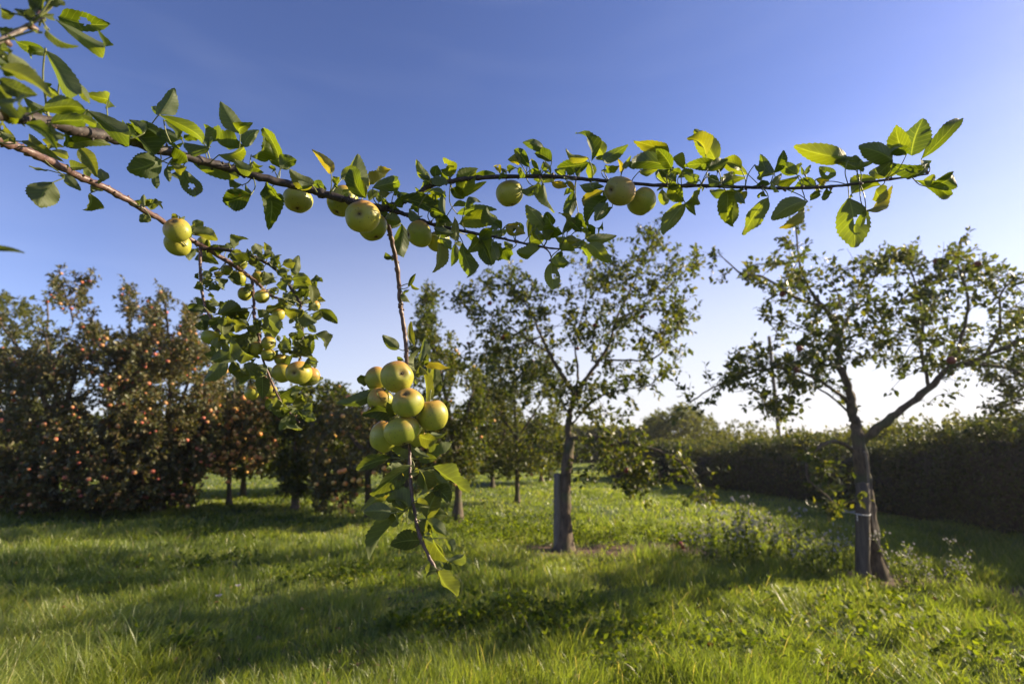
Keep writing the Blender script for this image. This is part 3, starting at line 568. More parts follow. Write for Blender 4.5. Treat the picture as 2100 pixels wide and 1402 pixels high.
# row beyond, further away
far = [(500, 14, 760, 440, 600), (700, 15, 800, 600, 800), (835, 17, 800, 760, 900), (1010, 17, 790, 940, 1080), (1110, 19, 850, 1060, 1180), (380, 15, 715, 280, 480)]
fl_ = ['hazy tree seen above the orange fruited tree, in the second row', 'rounded tree in the second row, behind the dark drooping tree', 'tree of the second row hidden behind the hanging apple cluster', 'tree of the second row between the tall narrow and the slender tree', 'smallest distant tree in the gap left of the wooden stake', 'tree of the second row behind the dense red fruited trees']
for k, (px, dist, top, xa, xb) in enumerate(far):
    bs = Vector((P(px, 1000, dist).x, dist, 0)); yb = 915 + 1.3 * 1050 / dist * .9
    make_tree('apple_tree', fl_[k], 'apple tree', GT, (px, 1000), [(px, yb - 25, 0), (px + 2, yb - 60, 0)],
        [(.05, .012, [(px + 2, yb - 60, 0), (px - 20, (yb + top) / 2, 0), (px - 30, top + 30, 0)]), (.05, .012, [(px + 2, yb - 60, 0), (px + 25, (yb + top) / 2, 0), (px + 20, top + 20, 0)])],
        [([(xa, (top + yb) / 2 - 20), (xa + (xb - xa) * .25, top + 20), (px, top), (xb - (xb - xa) * .2, top + 25), (xb, (top + yb) / 2 - 10), (xb - 20, yb - 25), (px, yb - 30), (xa + 20, yb - 25)], 10)],
        1.1, 420, 16, .12, 'leaf_far' if k % 2 else 'leaf_mid', 40 + k, .18, None, base=bs, trunk_r=.07)
def bush_tree(name, label, cat, group, px, dist, top, xa, xb, bottom, n, leaf, matn, seed, thick):
    bs = Vector((P(px, 1000, dist).x, dist, 0)); h = (top + bottom) / 2
    return make_tree(name, label, cat, group, (px, 1000), [(px, bottom, 0), (px, (bottom + h) / 2, 0)],
        [(.10, .02, [(px, (bottom + h) / 2, 0), (px - (xb - xa) * .2, h, 0), (px - (xb - xa) * .25, top + 25, 0)]), (.10, .02, [(px, (bottom + h) / 2, 0), (px + (xb - xa) * .2, h, 0), (px + (xb - xa) * .2, top + 25, 0)])],
        [([(xa, h + 10), (xa + (xb - xa) * .1, h - (h - top) * .5), (xa + (xb - xa) * .28, top + (h - top) * .12), (px, top), (xb - (xb - xa) * .28, top + (h - top) * .1), (xb - (xb - xa) * .08, h - (h - top) * .45), (xb, h + 15), (xb - 12, bottom), (xa + 12, bottom)], 10)],
        thick, n, 16, leaf, matn, seed, .25, None, base=bs, trunk_r=.16, upright=.1)
bush_tree('broadleaf_tree', 'big rounded olive green tree rising behind the fruit trees at the left edge', 'tree', None, 20, 17, 596, -220, 165, 960, 900, .13, 'leaf_far', 61, 2.4)
bush_tree('willow_tree', 'distant round topped pale green tree above the hedge, right of the middle tree', 'tree', None, 1396, 32, 832, 1308, 1480, 950, 900, .17, 'leaf_far', 62, 2.6)
bush_tree('broadleaf_tree', 'low distant sunlit tree just right of the round topped one, above the hedge', 'tree', None, 1510, 30, 862, 1462, 1590, 945, 300, .16, 'leaf_far', 63, 2.0)

def hedge(name, label, line, hts, width, n, leaf, matn, seed, shoots=0.0, y_over=None):
    """line: plan points; leaves thrown over an uneven hedge body with a dark filler shell inside"""
    rs = np.random.RandomState(seed); root = empty(name, (line[0][0], line[0][1], 0)); tag(root, label, 'hedge', None)
    lp = np.array([(p[0], p[1], h) for p, h in zip(line, hts)]); c = catmull(lp, 14); tg = norm(np.gradient(c[:, :2], axis=0)); nm = np.stack([tg[:, 1], -tg[:, 0]], 1)
    seg = np.linalg.norm(np.diff(c[:, :2], axis=0), axis=1); cum = np.concatenate([[0], np.cumsum(seg)])
    # weight leaves to the parts nearest the camera
    dist = np.hypot(c[:, 0], c[:, 1]); wgt = np.concatenate([[0], np.cumsum(seg / (.5 * (dist[1:] + dist[:-1])) ** 1.2)]); wgt /= wgt[-1]
    s = np.interp(rs.rand(n), wgt, cum)
    def at(s, col): return np.interp(s, cum, col)
    cx, cy, H = at(s, c[:, 0]), at(s, c[:, 1]), at(s, c[:, 2]); ex, ey = at(s, nm[:, 0]), at(s, nm[:, 1])
    H = H * (1 + .30 * (vnoise(s * .9, s * 0, seed) - .5) + .18 * (vnoise(s * 3, s * 0, seed + 1) - .5))
    th = rs.rand(n) * math.pi; side = np.sign(np.cos(th)); 
    u = rs.rand(n); face = rs.rand(n)
    # cross-section: rounded rectangle, front / top / back
    lat = np.where(face < .42, -1.0, np.where(face < .75, u * 2 - 1, 1.0)); zz = np.where((face >= .42) & (face < .75), 1.0, u ** .8)
    bul = 1 + .30 * (vnoise(s * 1.6, zz * 4 + 9, seed + 3) - .5) - .30 * zz ** 3; dpt = rs.rand(n) ** 1.5 * .22
    lat2 = lat * (width / 2) * bul * (1 - dpt); z2 = zz * H * (1 - dpt * .5) + (rs.rand(n) ** 4) * .28 * (zz > .9)
    pos = np.stack([cx + ex * lat2, cy + ey * lat2, z2 + .02], 1)
    out = norm(np.stack([ex * lat, ey * lat, np.where(zz > .9, .9, .15)], 1)); dv = norm(out * .6 + rs.randn(n, 3) * .8)
    dd = np.hypot(pos[:, 0], pos[:, 1]); S = leaf * (.55 + .7 * rs.rand(n)) * np.maximum(1, dd / 7) ** .8
    T, Fc = bg_leaf(.30); V, fl, rn = scatter_arrays(T, Fc, pos, frames(dv, out + rs.randn(n, 3) * .6, S, rs), np.clip(.75 * rs.rand(n) + .55 * (vnoise(s * .5, zz * 2, 5) - .35), 0, 1))
    link('foliage', mesh_np('foliage', V, fl, [M[matn]], {'tone_pos': rn}), root)
    # dark solid shell added behind the leaves to close the hedge body
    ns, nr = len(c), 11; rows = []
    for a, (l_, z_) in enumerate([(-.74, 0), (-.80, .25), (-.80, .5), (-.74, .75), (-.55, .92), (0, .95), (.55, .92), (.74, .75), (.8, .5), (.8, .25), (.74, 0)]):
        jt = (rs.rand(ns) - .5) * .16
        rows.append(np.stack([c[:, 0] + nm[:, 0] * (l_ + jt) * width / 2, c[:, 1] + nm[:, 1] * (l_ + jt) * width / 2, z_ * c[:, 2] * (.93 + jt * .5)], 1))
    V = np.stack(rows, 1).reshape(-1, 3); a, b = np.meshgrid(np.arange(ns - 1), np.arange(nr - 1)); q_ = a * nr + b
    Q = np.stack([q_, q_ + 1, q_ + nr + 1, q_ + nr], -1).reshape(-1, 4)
    link('inner_filler', mesh_np('inner_filler', V, [Q], [M['hedge_core']]), root)
    if shoots:
        g = Geo(); pos = []; DV = []
        ns_ = int(shoots * cum[-1]); ss = np.interp(rs.rand(ns_), wgt, cum)
        for k in range(ns_):
            x0, y0, h0 = at(ss[k], c[:, 0]), at(ss[k], c[:, 1]), at(ss[k], c[:, 2]); l_ = (rs.rand() - .5) * width * .8
            p0 = np.array((x0 + at(ss[k], nm[:, 0]) * l_, y0 + at(ss[k], nm[:, 1]) * l_, h0 * .85)); ln = .25 + rs.rand() * .55; dr = norm(np.array([[rs.randn() * .3, rs.randn() * .3, 1]]))[0]
            p1 = p0 + dr * ln * .6; p2 = p0 + dr * ln + rs.randn(3) * .08; cc = catmull([p0, p1, p2], 4); g.tube(cc, np.linspace(.006, .002, len(cc)), 4, cap=False)
            for q_ in range(int(26 * ln / .5)): 
                u_ = .25 + .75 * rs.rand(); pos.append(cc[int(u_ * (len(cc) - 1))] + rs.randn(3) * .02); DV.append(rs.randn(3) * .8 + np.array([0, 0, .5]))
        link('shoots', g.mesh('shoots', [M['trunk']]), root); pos, DV = np.array(pos), norm(np.array(DV)); n2 = len(pos); dd = np.hypot(pos[:, 0], pos[:, 1])
        V, fl, rn = scatter_arrays(T, Fc, pos, frames(DV, np.array([0, 0, 1.0]) + rs.randn(n2, 3) * .7, leaf * (.6 + .7 * rs.rand(n2)) * np.maximum(1, dd / 8) ** .6, rs), .3 + .7 * rs.rand(n2))
        link('shoot_leaves', mesh_np('shoot_leaves', V, fl, [M['leaf_far']], {'tone_pos': rn}), root)
    return root
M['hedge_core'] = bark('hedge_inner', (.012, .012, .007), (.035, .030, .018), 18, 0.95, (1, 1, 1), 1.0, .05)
pts = [G(1240, 978), G(1400, 997), G(1700, 1036), G(1900, 1070), G(2100, 1108)]; w_ = .75
hl = [(p.x + w_, p.y) for p in pts]; hl = hl + [(hl[-1][0] + .5, 3.6), (hl[-1][0] + .9, .8)]
hh = [1.05, 1.08, 1.20, 1.40, 1.62, 1.8, 1.8]
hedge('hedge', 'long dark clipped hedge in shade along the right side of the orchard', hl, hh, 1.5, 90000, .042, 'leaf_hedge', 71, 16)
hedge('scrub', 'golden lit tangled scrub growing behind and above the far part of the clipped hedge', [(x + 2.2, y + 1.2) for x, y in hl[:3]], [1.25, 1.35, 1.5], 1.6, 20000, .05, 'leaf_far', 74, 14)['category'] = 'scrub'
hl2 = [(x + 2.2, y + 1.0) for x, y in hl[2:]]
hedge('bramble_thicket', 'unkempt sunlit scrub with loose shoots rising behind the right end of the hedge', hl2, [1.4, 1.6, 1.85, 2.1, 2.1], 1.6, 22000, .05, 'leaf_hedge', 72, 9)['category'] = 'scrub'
hedge('tree_belt', 'far low belt of shrubs closing the orchard behind the trunks', [(-60, 36), (-30, 40), (-8, 42), (4, 44), (12, 42)], [4.2, 3.4, 3.0, 2.6, 2.6], 3, 26000, .10, 'leaf_far', 73, 0)['category'] = 'shrubs'
# pole beyond the hedge, pale post between trunks
def pole(name, label, px, py0, py1, dist, r, matn, cross=False):
    p0, p1 = P(px, py0, dist), P(px, py1, dist); g = Geo(); root = empty(name, (p0.x, p0.y, 0)); tag(root, label, 'pole')
    zs = np.linspace(-.1, p1.z, 8); g.tube([(p0.x + .002 * k, p0.y, z) for k, z in enumerate(zs)], np.linspace(r, r * .8, 8), 10, .04)
    link('shaft', g.mesh('shaft', [M[matn]]), root)
    if cross:
        g = Geo(); g.box((p1.x, p1.y - r, p1.z - .12), r * 5, r * .9, r * .9); g.tube([(p1.x - r * 2, p1.y - r, p1.z - .1), (p1.x - r * 2, p1.y - r, p1.z + .06)], r * .35, 8); g.tube([(p1.x + r * 2, p1.y - r, p1.z - .1), (p1.x + r * 2, p1.y - r, p1.z + .06)], r * .35, 8)
        link('crossarm', g.mesh('crossarm', [M[matn]], shade=False), root)
pole('utility_pole', 'thin dark wooden pole standing beyond the hedge, left of the right tree', 1598, 900, 690, 22, .085, 'pole', True)
pole('marker_post', 'small pale post in the grass between the distant trunks', 653, 985, 962, 15, .05, 'string')

# flowering weeds
def flower_plant(seed):
    rs = np.random.RandomState(seed); root = empty('flowering_weed'); g = Geo(); pos = []; DV = []; fp = []
    for k in range(9):
        fp.append([])
        a = rs.rand() * 6.28; h = .22 + rs.rand() * .26; p0 = np.array((rs.randn() * .03, rs.randn() * .03, 0)); p2 = p0 + np.array((math.cos(a) * .14, math.sin(a) * .14, h)) * (.7 + .5 * rs.rand())
        c = catmull([p0, (p0 + p2) / 2 + rs.randn(3) * .02, p2], 5); g.tube(c, np.linspace(.003, .0014, len(c)), 5)
        for q_ in range(16): pos.append(c[rs.randint(1, len(c))] + rs.randn(3) * .008); DV.append(rs.randn(3) + np.array([0, 0, .4]))
        for q_ in range(5):
            e = p2 + rs.randn(3) * np.array([.035, .035, .025]); g.tube([p2 - (p2 - p0) * .1, e], [.0014, .001], 4); fp[-1].append(e)
    pos, DV = np.array(pos), norm(np.array(DV)); n = len(pos); T, Fc = bg_leaf(.2); V, fl, rn = scatter_arrays(T, Fc, pos, frames(DV, np.array([0, 0, 1.0]) + rs.randn(n, 3) * .4, .045 * (.6 + .8 * rs.rand(n)), rs), rs.rand(n))
    link('stems', g.mesh('stems', [M['petiole']]), root, (0, 0, 0)); link('leaves', mesh_np('leaves', V, fl, [M['weed']], {'tone_pos': rn}), root, (0, 0, 0))
    T2, F2 = bg_leaf(.22, .04, .02)
    for f_ in fp:
        f3 = np.repeat(np.array(f_), 14, 0); n = len(f3); DV = norm(rs.randn(n, 3) + np.array([0, 0, .5]))
        V, fl, rn = scatter_arrays(T2, F2, f3, frames(DV, rs.randn(n, 3), .013 * (.6 + .7 * rs.rand(n)), rs), rs.rand(n))
        link('flower_head', mesh_np('flower_head', V, fl, [M['flower']], {'tone_pos': rn}), root, (0, 0, 0))
    return root
fps = [(1465, 1140, 0), (1500, 1135, 1), (1545, 1130, 0), (1580, 1125, 1), (1530, 1160, 2), (1600, 1140, 2), (1630, 1150, 0), (1560, 1165, 1), (1450, 1165, 2), (1410, 1150, 1), (1665, 1175, 2), (1690, 1185, 1), (1725, 1180, 0), (1875, 1205, 0), (1850, 1200, 2), (1960, 1215, 1), (1610, 1165, 1), (1500, 1170, 0)]
base_pl = [flower_plant(s) for s in (1, 2, 3)]; used = set()
for k, (px, py, v) in enumerate(fps):
    src = base_pl[v]
    if v in used:
        r = src.copy(); COL.objects.link(r)
        for ch in src.children:
            c_ = ch.copy(); COL.objects.link(c_); c_.parent = r
    else: r = src; used.add(v)
    p = G(px, py); r.location = (p.x, p.y, float(terrain(p.x, p.y))); r.rotation_euler = (0, 0, k * 1.7); s_ = (.62 if px > 1800 else .85) + .45 * ((k * 37) % 10) / 10; r.scale = (s_, s_, s_)
    near_tree = px > 1800
    if near_tree: lab = ['white flowering weed closest to the right side of the right tree', 'small white flowering weed just below the one touching the right tree', 'tallest white flowering weed standing alone right of the right tree'][[1875, 1850, 1960].index(px)]
    else: lab = 'bushy weed with fluffy white flowers, one of the thick clump left of the right tree'
    if px in (1725, 1690, 1410): lab = {1725: 'white flowering weed touching the left side of the right tree stake', 1690: 'white flowering weed second from the right tree stake', 1410: 'leftmost flowering weed of the clump, beside the red windfall apple'}[px]
    tag(r, lab, 'weed', 'white flowering weeds around the right tree')

# ------------------------------------------------------------------ foreground apple branches
def polyline(spec, n=8): return catmull([P(x, y, d) for (x, y, d) in spec], n), catmull([(x, y, d) for (x, y, d) in spec], n)
def leaf_geo(g, b, t_, wd, rs, roll=None, bend=None, side=None, tone_pos=None, hole=False, flip=None, m=0):
    b, t_ = np.array(b, float), np.array(t_, float); ax = t_ - b; Ln = np.linalg.norm(ax); ax /= Ln
    view = norm((np.array((0, 0, CAM_H)) - b)[None])[0]; ac = norm(np.cross(ax, view)[None])[0]; nr = np.cross(ac, ax)
    roll = rs.randn() * .65 if roll is None else roll; roll = max(-1.05, min(1.05, roll)); wd = wd / max(.62, math.cos(roll))
    a2 = ac * math.cos(roll) + nr * math.sin(roll); n2 = -ac * math.sin(roll) + nr * math.cos(roll)
    if flip is None: flip = rs.rand() < .55
    if flip: a2, n2 = -a2, -n2
    bend = rs.randn() * .15 + .05 if bend is None else bend; side = rs.randn() * .06 if side is None else side; fold = .30 + .38 * rs.rand(); tone_pos = min(1, max(0, .45 + rs.randn() * .2)) if tone_pos is None else tone_pos
    nv, nu = 22, 4; v = np.linspace(0, 1, nv + 1); hw = np.sin(math.pi * v ** (.80 + .15 * rs.rand())) ** .72 * (1 - .10 * v); hw[0] = .03; hw[-1] = .015
    curl = rs.rand() * .5 - .08; twist = rs.randn() * .45; wph, wam = rs.rand() * 6.28, .03 + rs.rand() * .06
    V = []; UV = []
    for i_ in range(nv + 1):
        for j_ in range(-nu, nu + 1):
            uu = j_ / nu; hwv = hw[i_] * wd * .5
            if abs(j_) == nu and 1 < i_ < nv: hwv *= 1.035 if i_ % 2 else .955
            vv = v[i_] + (.018 if (abs(j_) == nu and i_ % 2 and i_ < nv) else 0)
            arc = 4 * vv * (1 - vv); x = uu * hwv + side * Ln * arc; z = bend * Ln * arc + abs(uu) * hwv * fold * 1.3 - curl * Ln * max(0, vv - .62) ** 2 * 1.6 + wam * wd * abs(uu) ** 2 * math.sin(vv * 13 + wph + (uu > 0) * 1.7)
            tw = twist * (vv - .3); xx, zz = x * math.cos(tw) - z * math.sin(tw), x * math.sin(tw) + z * math.cos(tw)
            V.append(b + ax * Ln * (vv * (1 - .1 * abs(bend))) + a2 * xx + n2 * zz); UV.append((uu, vv, tone_pos))
    W = 2 * nu + 1; Q = []
    hc = (rs.rand() * .8 - .4, .45 + .3 * rs.rand()) 
    for i_ in range(nv):
        for j_ in range(2 * nu):
            if hole:
                uu = (j_ + .5) / nu - 1; vv = (i_ + .5) / nv
                if ((uu - hc[0]) / .34) ** 2 + ((vv - hc[1]) / .10) ** 2 < 1: continue
            Q.append([i_ * W + j_, i_ * W + j_ + 1, (i_ + 1) * W + j_ + 1, (i_ + 1) * W + j_])
    g.add(V, Q, None, m, np.array(UV))
def foliage(name, parent, leaves, branches, seed, matn, dj=.035, wmul=1.17, extra=.42):
    rs = np.random.RandomState(seed); B3 = np.vstack([b[0] for b in branches]); B2 = np.vstack([b[1] for b in branches]); g = Geo(); att = []
    for (ox, oy, s, lst) in leaves:
        for e in lst:
            bx, by, tx, ty, wd = e[:5]; opt = e[5] if len(e) > 5 else {}
            bx, by, tx, ty, wd = ox + bx / s, oy + by / s, ox + tx / s, oy + ty / s, wd / s
            k = int(np.argmin((B2[:, 0] - bx) ** 2 + (B2[:, 1] - by) ** 2)); d = B2[k, 2] + rs.randn() * dj + opt.get('dz', 0)
            d = max(.2, d); Lr = math.hypot(tx - bx, ty - by) / F * d
            b3 = P(bx, by, d); t3 = P(tx + (tx - bx) * .05, ty + (ty - by) * .05, d + rs.randn() * .22 * Lr)
            leaf_geo(g, b3, t3, wd / F * d * wmul, rs, opt.get('roll'), opt.get('bend'), opt.get('side'), opt.get('tone_pos'), opt.get('hole', rs.rand() < .05), opt.get('flip'))
            if rs.rand() < extra:      # a smaller leaf of the same spur, tucked beside the large one
                an = math.atan2(ty - by, tx - bx) + rs.choice([-1, 1]) * (.7 + 1.1 * rs.rand()); l2 = math.hypot(tx - bx, ty - by) * (.35 + .3 * rs.rand()); d4 = d + rs.randn() * .02
                leaf_geo(g, b3, P(bx + math.cos(an) * l2, by + math.sin(an) * l2, d4), l2 * (.5 + .25 * rs.rand()) / F * d * 1.1, rs, None, rs.randn() * .2, None, .25 + .5 * rs.rand())
            b3 = np.array(b3); tdir = norm((np.array(t3) - b3)[None])[0]
            dd = np.linalg.norm(B3 - b3, axis=1); kk = int(np.argmin(dd)); a3 = B3[kk]
            for p_ in att:
                if np.linalg.norm(p_ - a3) < .022: a3 = p_; break
            else: att.append(a3)
            ln = np.linalg.norm(b3 - a3)
            if ln < .085:
                c = catmull([a3, a3 * .45 + b3 * .55 - tdir * ln * .12 + np.array([0, 0, -.05 * ln]), b3, b3 + tdir * .003], 4); g.tube(c, np.linspace(.0012, .0008, len(c)), 5, m=1)
    for p_ in att:      # little knobbly spurs where the leaf stalks gather
        q_ = p_ + norm(rs.randn(1, 3))[0] * .008; g.tube(np.array([p_, (p_ + q_) / 2, q_]), [.0035, .0030, .0018], 7, .3, m=2, seed=int(rs.randint(999)))
    me = g.mesh('foliage', [M[matn], M['petiole'], M['twig']], uv=True)
    return link(name, me, parent)
def wood(name, parent, spec, r0, r1, matn, seed=0, seg=12, n=10, knots=True, px=True):
    b = polyline(spec, n); k = len(b[0]); rr = np.linspace(r0, r1, k) if not isinstance(r0, list) else np.interp(np.linspace(0, 1, k), np.linspace(0, 1, len(r0)), r0)
    rs = np.random.RandomState(seed); p = b[0].copy(); p[1:-1] += rs.randn(k - 2, 3) * rr[1:-1, None] * .10
    if knots:
        for q in rs.randint(1, k - 1, max(1, k // 6)): rr[q] *= 1.22
    g = Geo(); g.tube(p, rr, seg, .10, seed=seed)
    for q in range(max(2, k // 5)):     # buds and knots
        i_ = rs.randint(1, k - 1); dv = norm(rs.randn(1, 3))[0]; s0 = p[i_] + dv * rr[i_] * .6; g.tube(np.array([s0, s0 + dv * rr[i_] * .8, s0 + dv * rr[i_] * 1.1]), np.array([.55, .42, .15]) * min(rr[i_], .005), 6)
    link(name, g.mesh(name, [M[matn]]), parent); return b
R1 = (0, 0, 2.921); R2 = (480, 200, 3.339); R3 = (980, 220, 3.505); R4 = (1450, 200, 3.818); R5 = (300, 430, 3.117); R6 = (660, 640, 2.335)  # hand-set leaf tones paint in sun and shade; the highest mark withered leaves
A = empty('apple_branch', P(700, 405, .93)); tag(A, 'long dark leafy bough reaching across the sky from upper left to right', 'branch', 'leafy boughs of the near apple tree')
main = wood('bough', A, [(-160, 205, .42), (-40, 230, .50), (113, 253, .60), (171, 270, .65), (274, 291, .74), (342, 311, .80), (411, 329, .85), (480, 348, .89), (525, 362, .91), (615, 383, .95), (675, 401, .97), (740, 418, .98), (790, 430, .98)],
            [.0066, .0070, .0076, .0078, .0080, .0078, .0078, .0078, .0078], 0, 'bough', 1)
b1 = wood('side_branch', A, [(785, 428, .98), (820, 416, .98), (851, 404, .98), (878, 383, .98), (929, 371, .98), (980, 365, .985), (1122, 362, .99), (1237, 371, .995), (1351, 380, 1.0), (1450, 381, 1.0), (1607, 386, 1.0), (1712, 382, 1.0), (1777, 374, 1.0), (1869, 362, 1.0), (1903, 357, 1.0)],
          [.0062, .0052, .0050, .0046, .0042, .0036, .0034, .0030, .0024, .0016], 0, 'bough', 2)
b2_ = wood('side_branch', A, [(780, 428, .98), (824, 437, .975), (854, 449, .97), (899, 463, .97), (971, 478, .97), (1020, 487, .97), (1051, 494, .97), (1122, 508, .97), (1162, 511, .97)], .0046, .0016, 'bough', 3)
b3_ = wood('side_branch', A, [(1115, 505, .97), (1128, 520, .97), (1131, 537, .97)], .0016, .0011, 'twig', 4)
hang = wood('hanging_twig', A, [(785, 430, .98), (794, 457, 1.0), (803, 493, 1.03), (815, 553, 1.06), (821, 620, 1.08), (823, 640, 1.08), (831, 691, 1.09), (834, 743, 1.10), (840, 830, 1.14), (840, 923, 1.12), (842, 983, 1.10), (848, 1038, 1.09), (861, 1098, 1.08), (891, 1163, 1.07), (905, 1176, 1.07)],
            [.0052, .0048, .0046, .0048, .0044, .0036, .0034, .0036, .0034, .0026], 0, 'twig', 5)
LA1 = [(350, 100, 640, 145, 115), (335, 120, 590, 190, 85), (270, 300, 90, 255, 75), (270, 300, 480, 565, 115, {'bend': .1}), (360, 470, 530, 620, 65), (0, 340, 120, 400, 70), (250, 655, 500, 640, 105), (140, 580, 225, 650, 90), (300, 740, 500, 715, 85),
    (440, 690, 590, 745, 50), (520, 660, 790, 770, 120), (490, 790, 700, 790, 110), (760, 740, 920, 920, 150), (820, 750, 965, 830, 75), (120, 690, 30, 640, 70), (60, 700, 200, 720, 80), (280, 540, 370, 590, 60), (640, 650, 500, 560, 60),
    (400, 880, 655, 865, 85), (140, 750, 330, 880, 70), (280, 770, 385, 812, 40), (950, 690, 1200, 860, 75), (950, 690, 905, 640, 45), (980, 720, 1070, 815, 55), (1225, 850, 1230, 750, 90), (1250, 885, 1110, 865, 70), (1440, 800, 1330, 625, 105, {'flip': True, 'tone_pos': .6}),
    (1460, 880, 1280, 770, 105), (1310, 930, 1465, 885, 65), (940, 820, 1085, 850, 85), (1050, 880, 1125, 970, 90), (965, 955, 765, 1020, 145, {'roll': 0}), (925, 1010, 940, 1125, 42), (1000, 1000, 1015, 1085, 38), (1030, 990, 1115, 1000, 60), (1090, 1010, 1175, 1172, 105),
    (1140, 955, 1430, 1065, 90, {'roll': .2}), (1505, 1165, 1345, 1215, 125, {'roll': 0, 'tone_pos': .1}), (1445, 1110, 1380, 1070, 45), (1180, 800, 1110, 840, 50), (700, 770, 640, 700, 70), (860, 800, 780, 720, 70), (1090, 840, 1075, 810, 30)]
LA2 = [(115, 402, 215, 285, 100, {'tone_pos': .6}), (315, 482, 192, 220, 120, {'side': .08}), (320, 490, 425, 430, 100), (280, 505, 245, 470, 32), (0, 425, 125, 515, 80), (110, 460, 200, 510, 55), (130, 440, 195, 468, 30), (540, 605, 385, 500, 110, {'tone_pos': .85}), (530, 600, 628, 632, 60),
    (665, 520, 545, 367, 75, {'tone_pos': .95}), (690, 595, 725, 550, 55), (900, 640, 855, 408, 150, {'tone_pos': .8, 'roll': 0, 'dz': .01}), (735, 560, 830, 475, 80), (905, 690, 800, 490, 110, {'dz': -.09, 'roll': .3}), (925, 600, 1060, 485, 85, {'tone_pos': .95}), (950, 620, 1118, 560, 105, {'roll': .2}), (1000, 620, 1085, 650, 55),
    (985, 640, 925, 705, 60), (990, 720, 1010, 640, 50), (1020, 700, 1145, 785, 100), (1090, 670, 1135, 650, 30), (1120, 690, 1210, 665, 48), (1245, 665, 1238, 615, 28), (1110, 705, 1460, 855, 95, {'dz': -.05, 'bend': .12}), (1040, 830, 1140, 850, 85), (1200, 765, 1285, 815, 60), (1350, 575, 1252, 437, 66, {'tone_pos': .8}),
    (1375, 550, 1390, 465, 76), (1482, 548, 1430, 420, 72, {'tone_pos': .8}), (1350, 555, 1465, 590, 75), (1335, 605, 1295, 572, 45), (1345, 560, 1268, 528, 32), (1420, 510, 1475, 565, 40), (1530, 680, 1665, 488, 140, {'tone_pos': .75, 'roll': .1, 'dz': .03}), (1550, 690, 1722, 580, 45), (1635, 545, 1785, 525, 55), (1490, 620, 1575, 690, 75),
    (1250, 702, 1440, 645, 55), (1300, 700, 1395, 725, 55), (1380, 700, 1425, 790, 60), (1440, 640, 1450, 800, 48), (1340, 770, 1430, 800, 60), (1525, 795, 1795, 765, 62, {'bend': -.1}), (1542, 865, 1798, 850, 120, {'tone_pos': .8, 'roll': .1}), (1580, 765, 1695, 720, 55), (1500, 745, 1600, 742, 40), (1510, 820, 1550, 985, 60, {'tone_pos': .85}),
    (1150, 866, 1150, 1096, 112, {'roll': .1, 'tone_pos': .2, 'dz': .03}), (1405, 960, 1365, 1190, 85, {'dz': .02, 'tone_pos': .85}), (1512, 1000, 1490, 1150, 58), (1565, 990, 1592, 1226, 112, {'tone_pos': .4}), (1680, 970, 1775, 1142, 85), (1765, 1010, 1800, 1110, 60), (1590, 940, 1665, 990, 50), (1370, 895, 1500, 925, 70), (1380, 830, 1480, 850, 60), (1420, 790, 1500, 870, 70),
    (215, 590, 322, 700, 95), (225, 665, 237, 893, 135, {'roll': .15, 'tone_pos': .45}), (1100, 740, 1150, 700, 60), (1330, 650, 1450, 680, 50)]
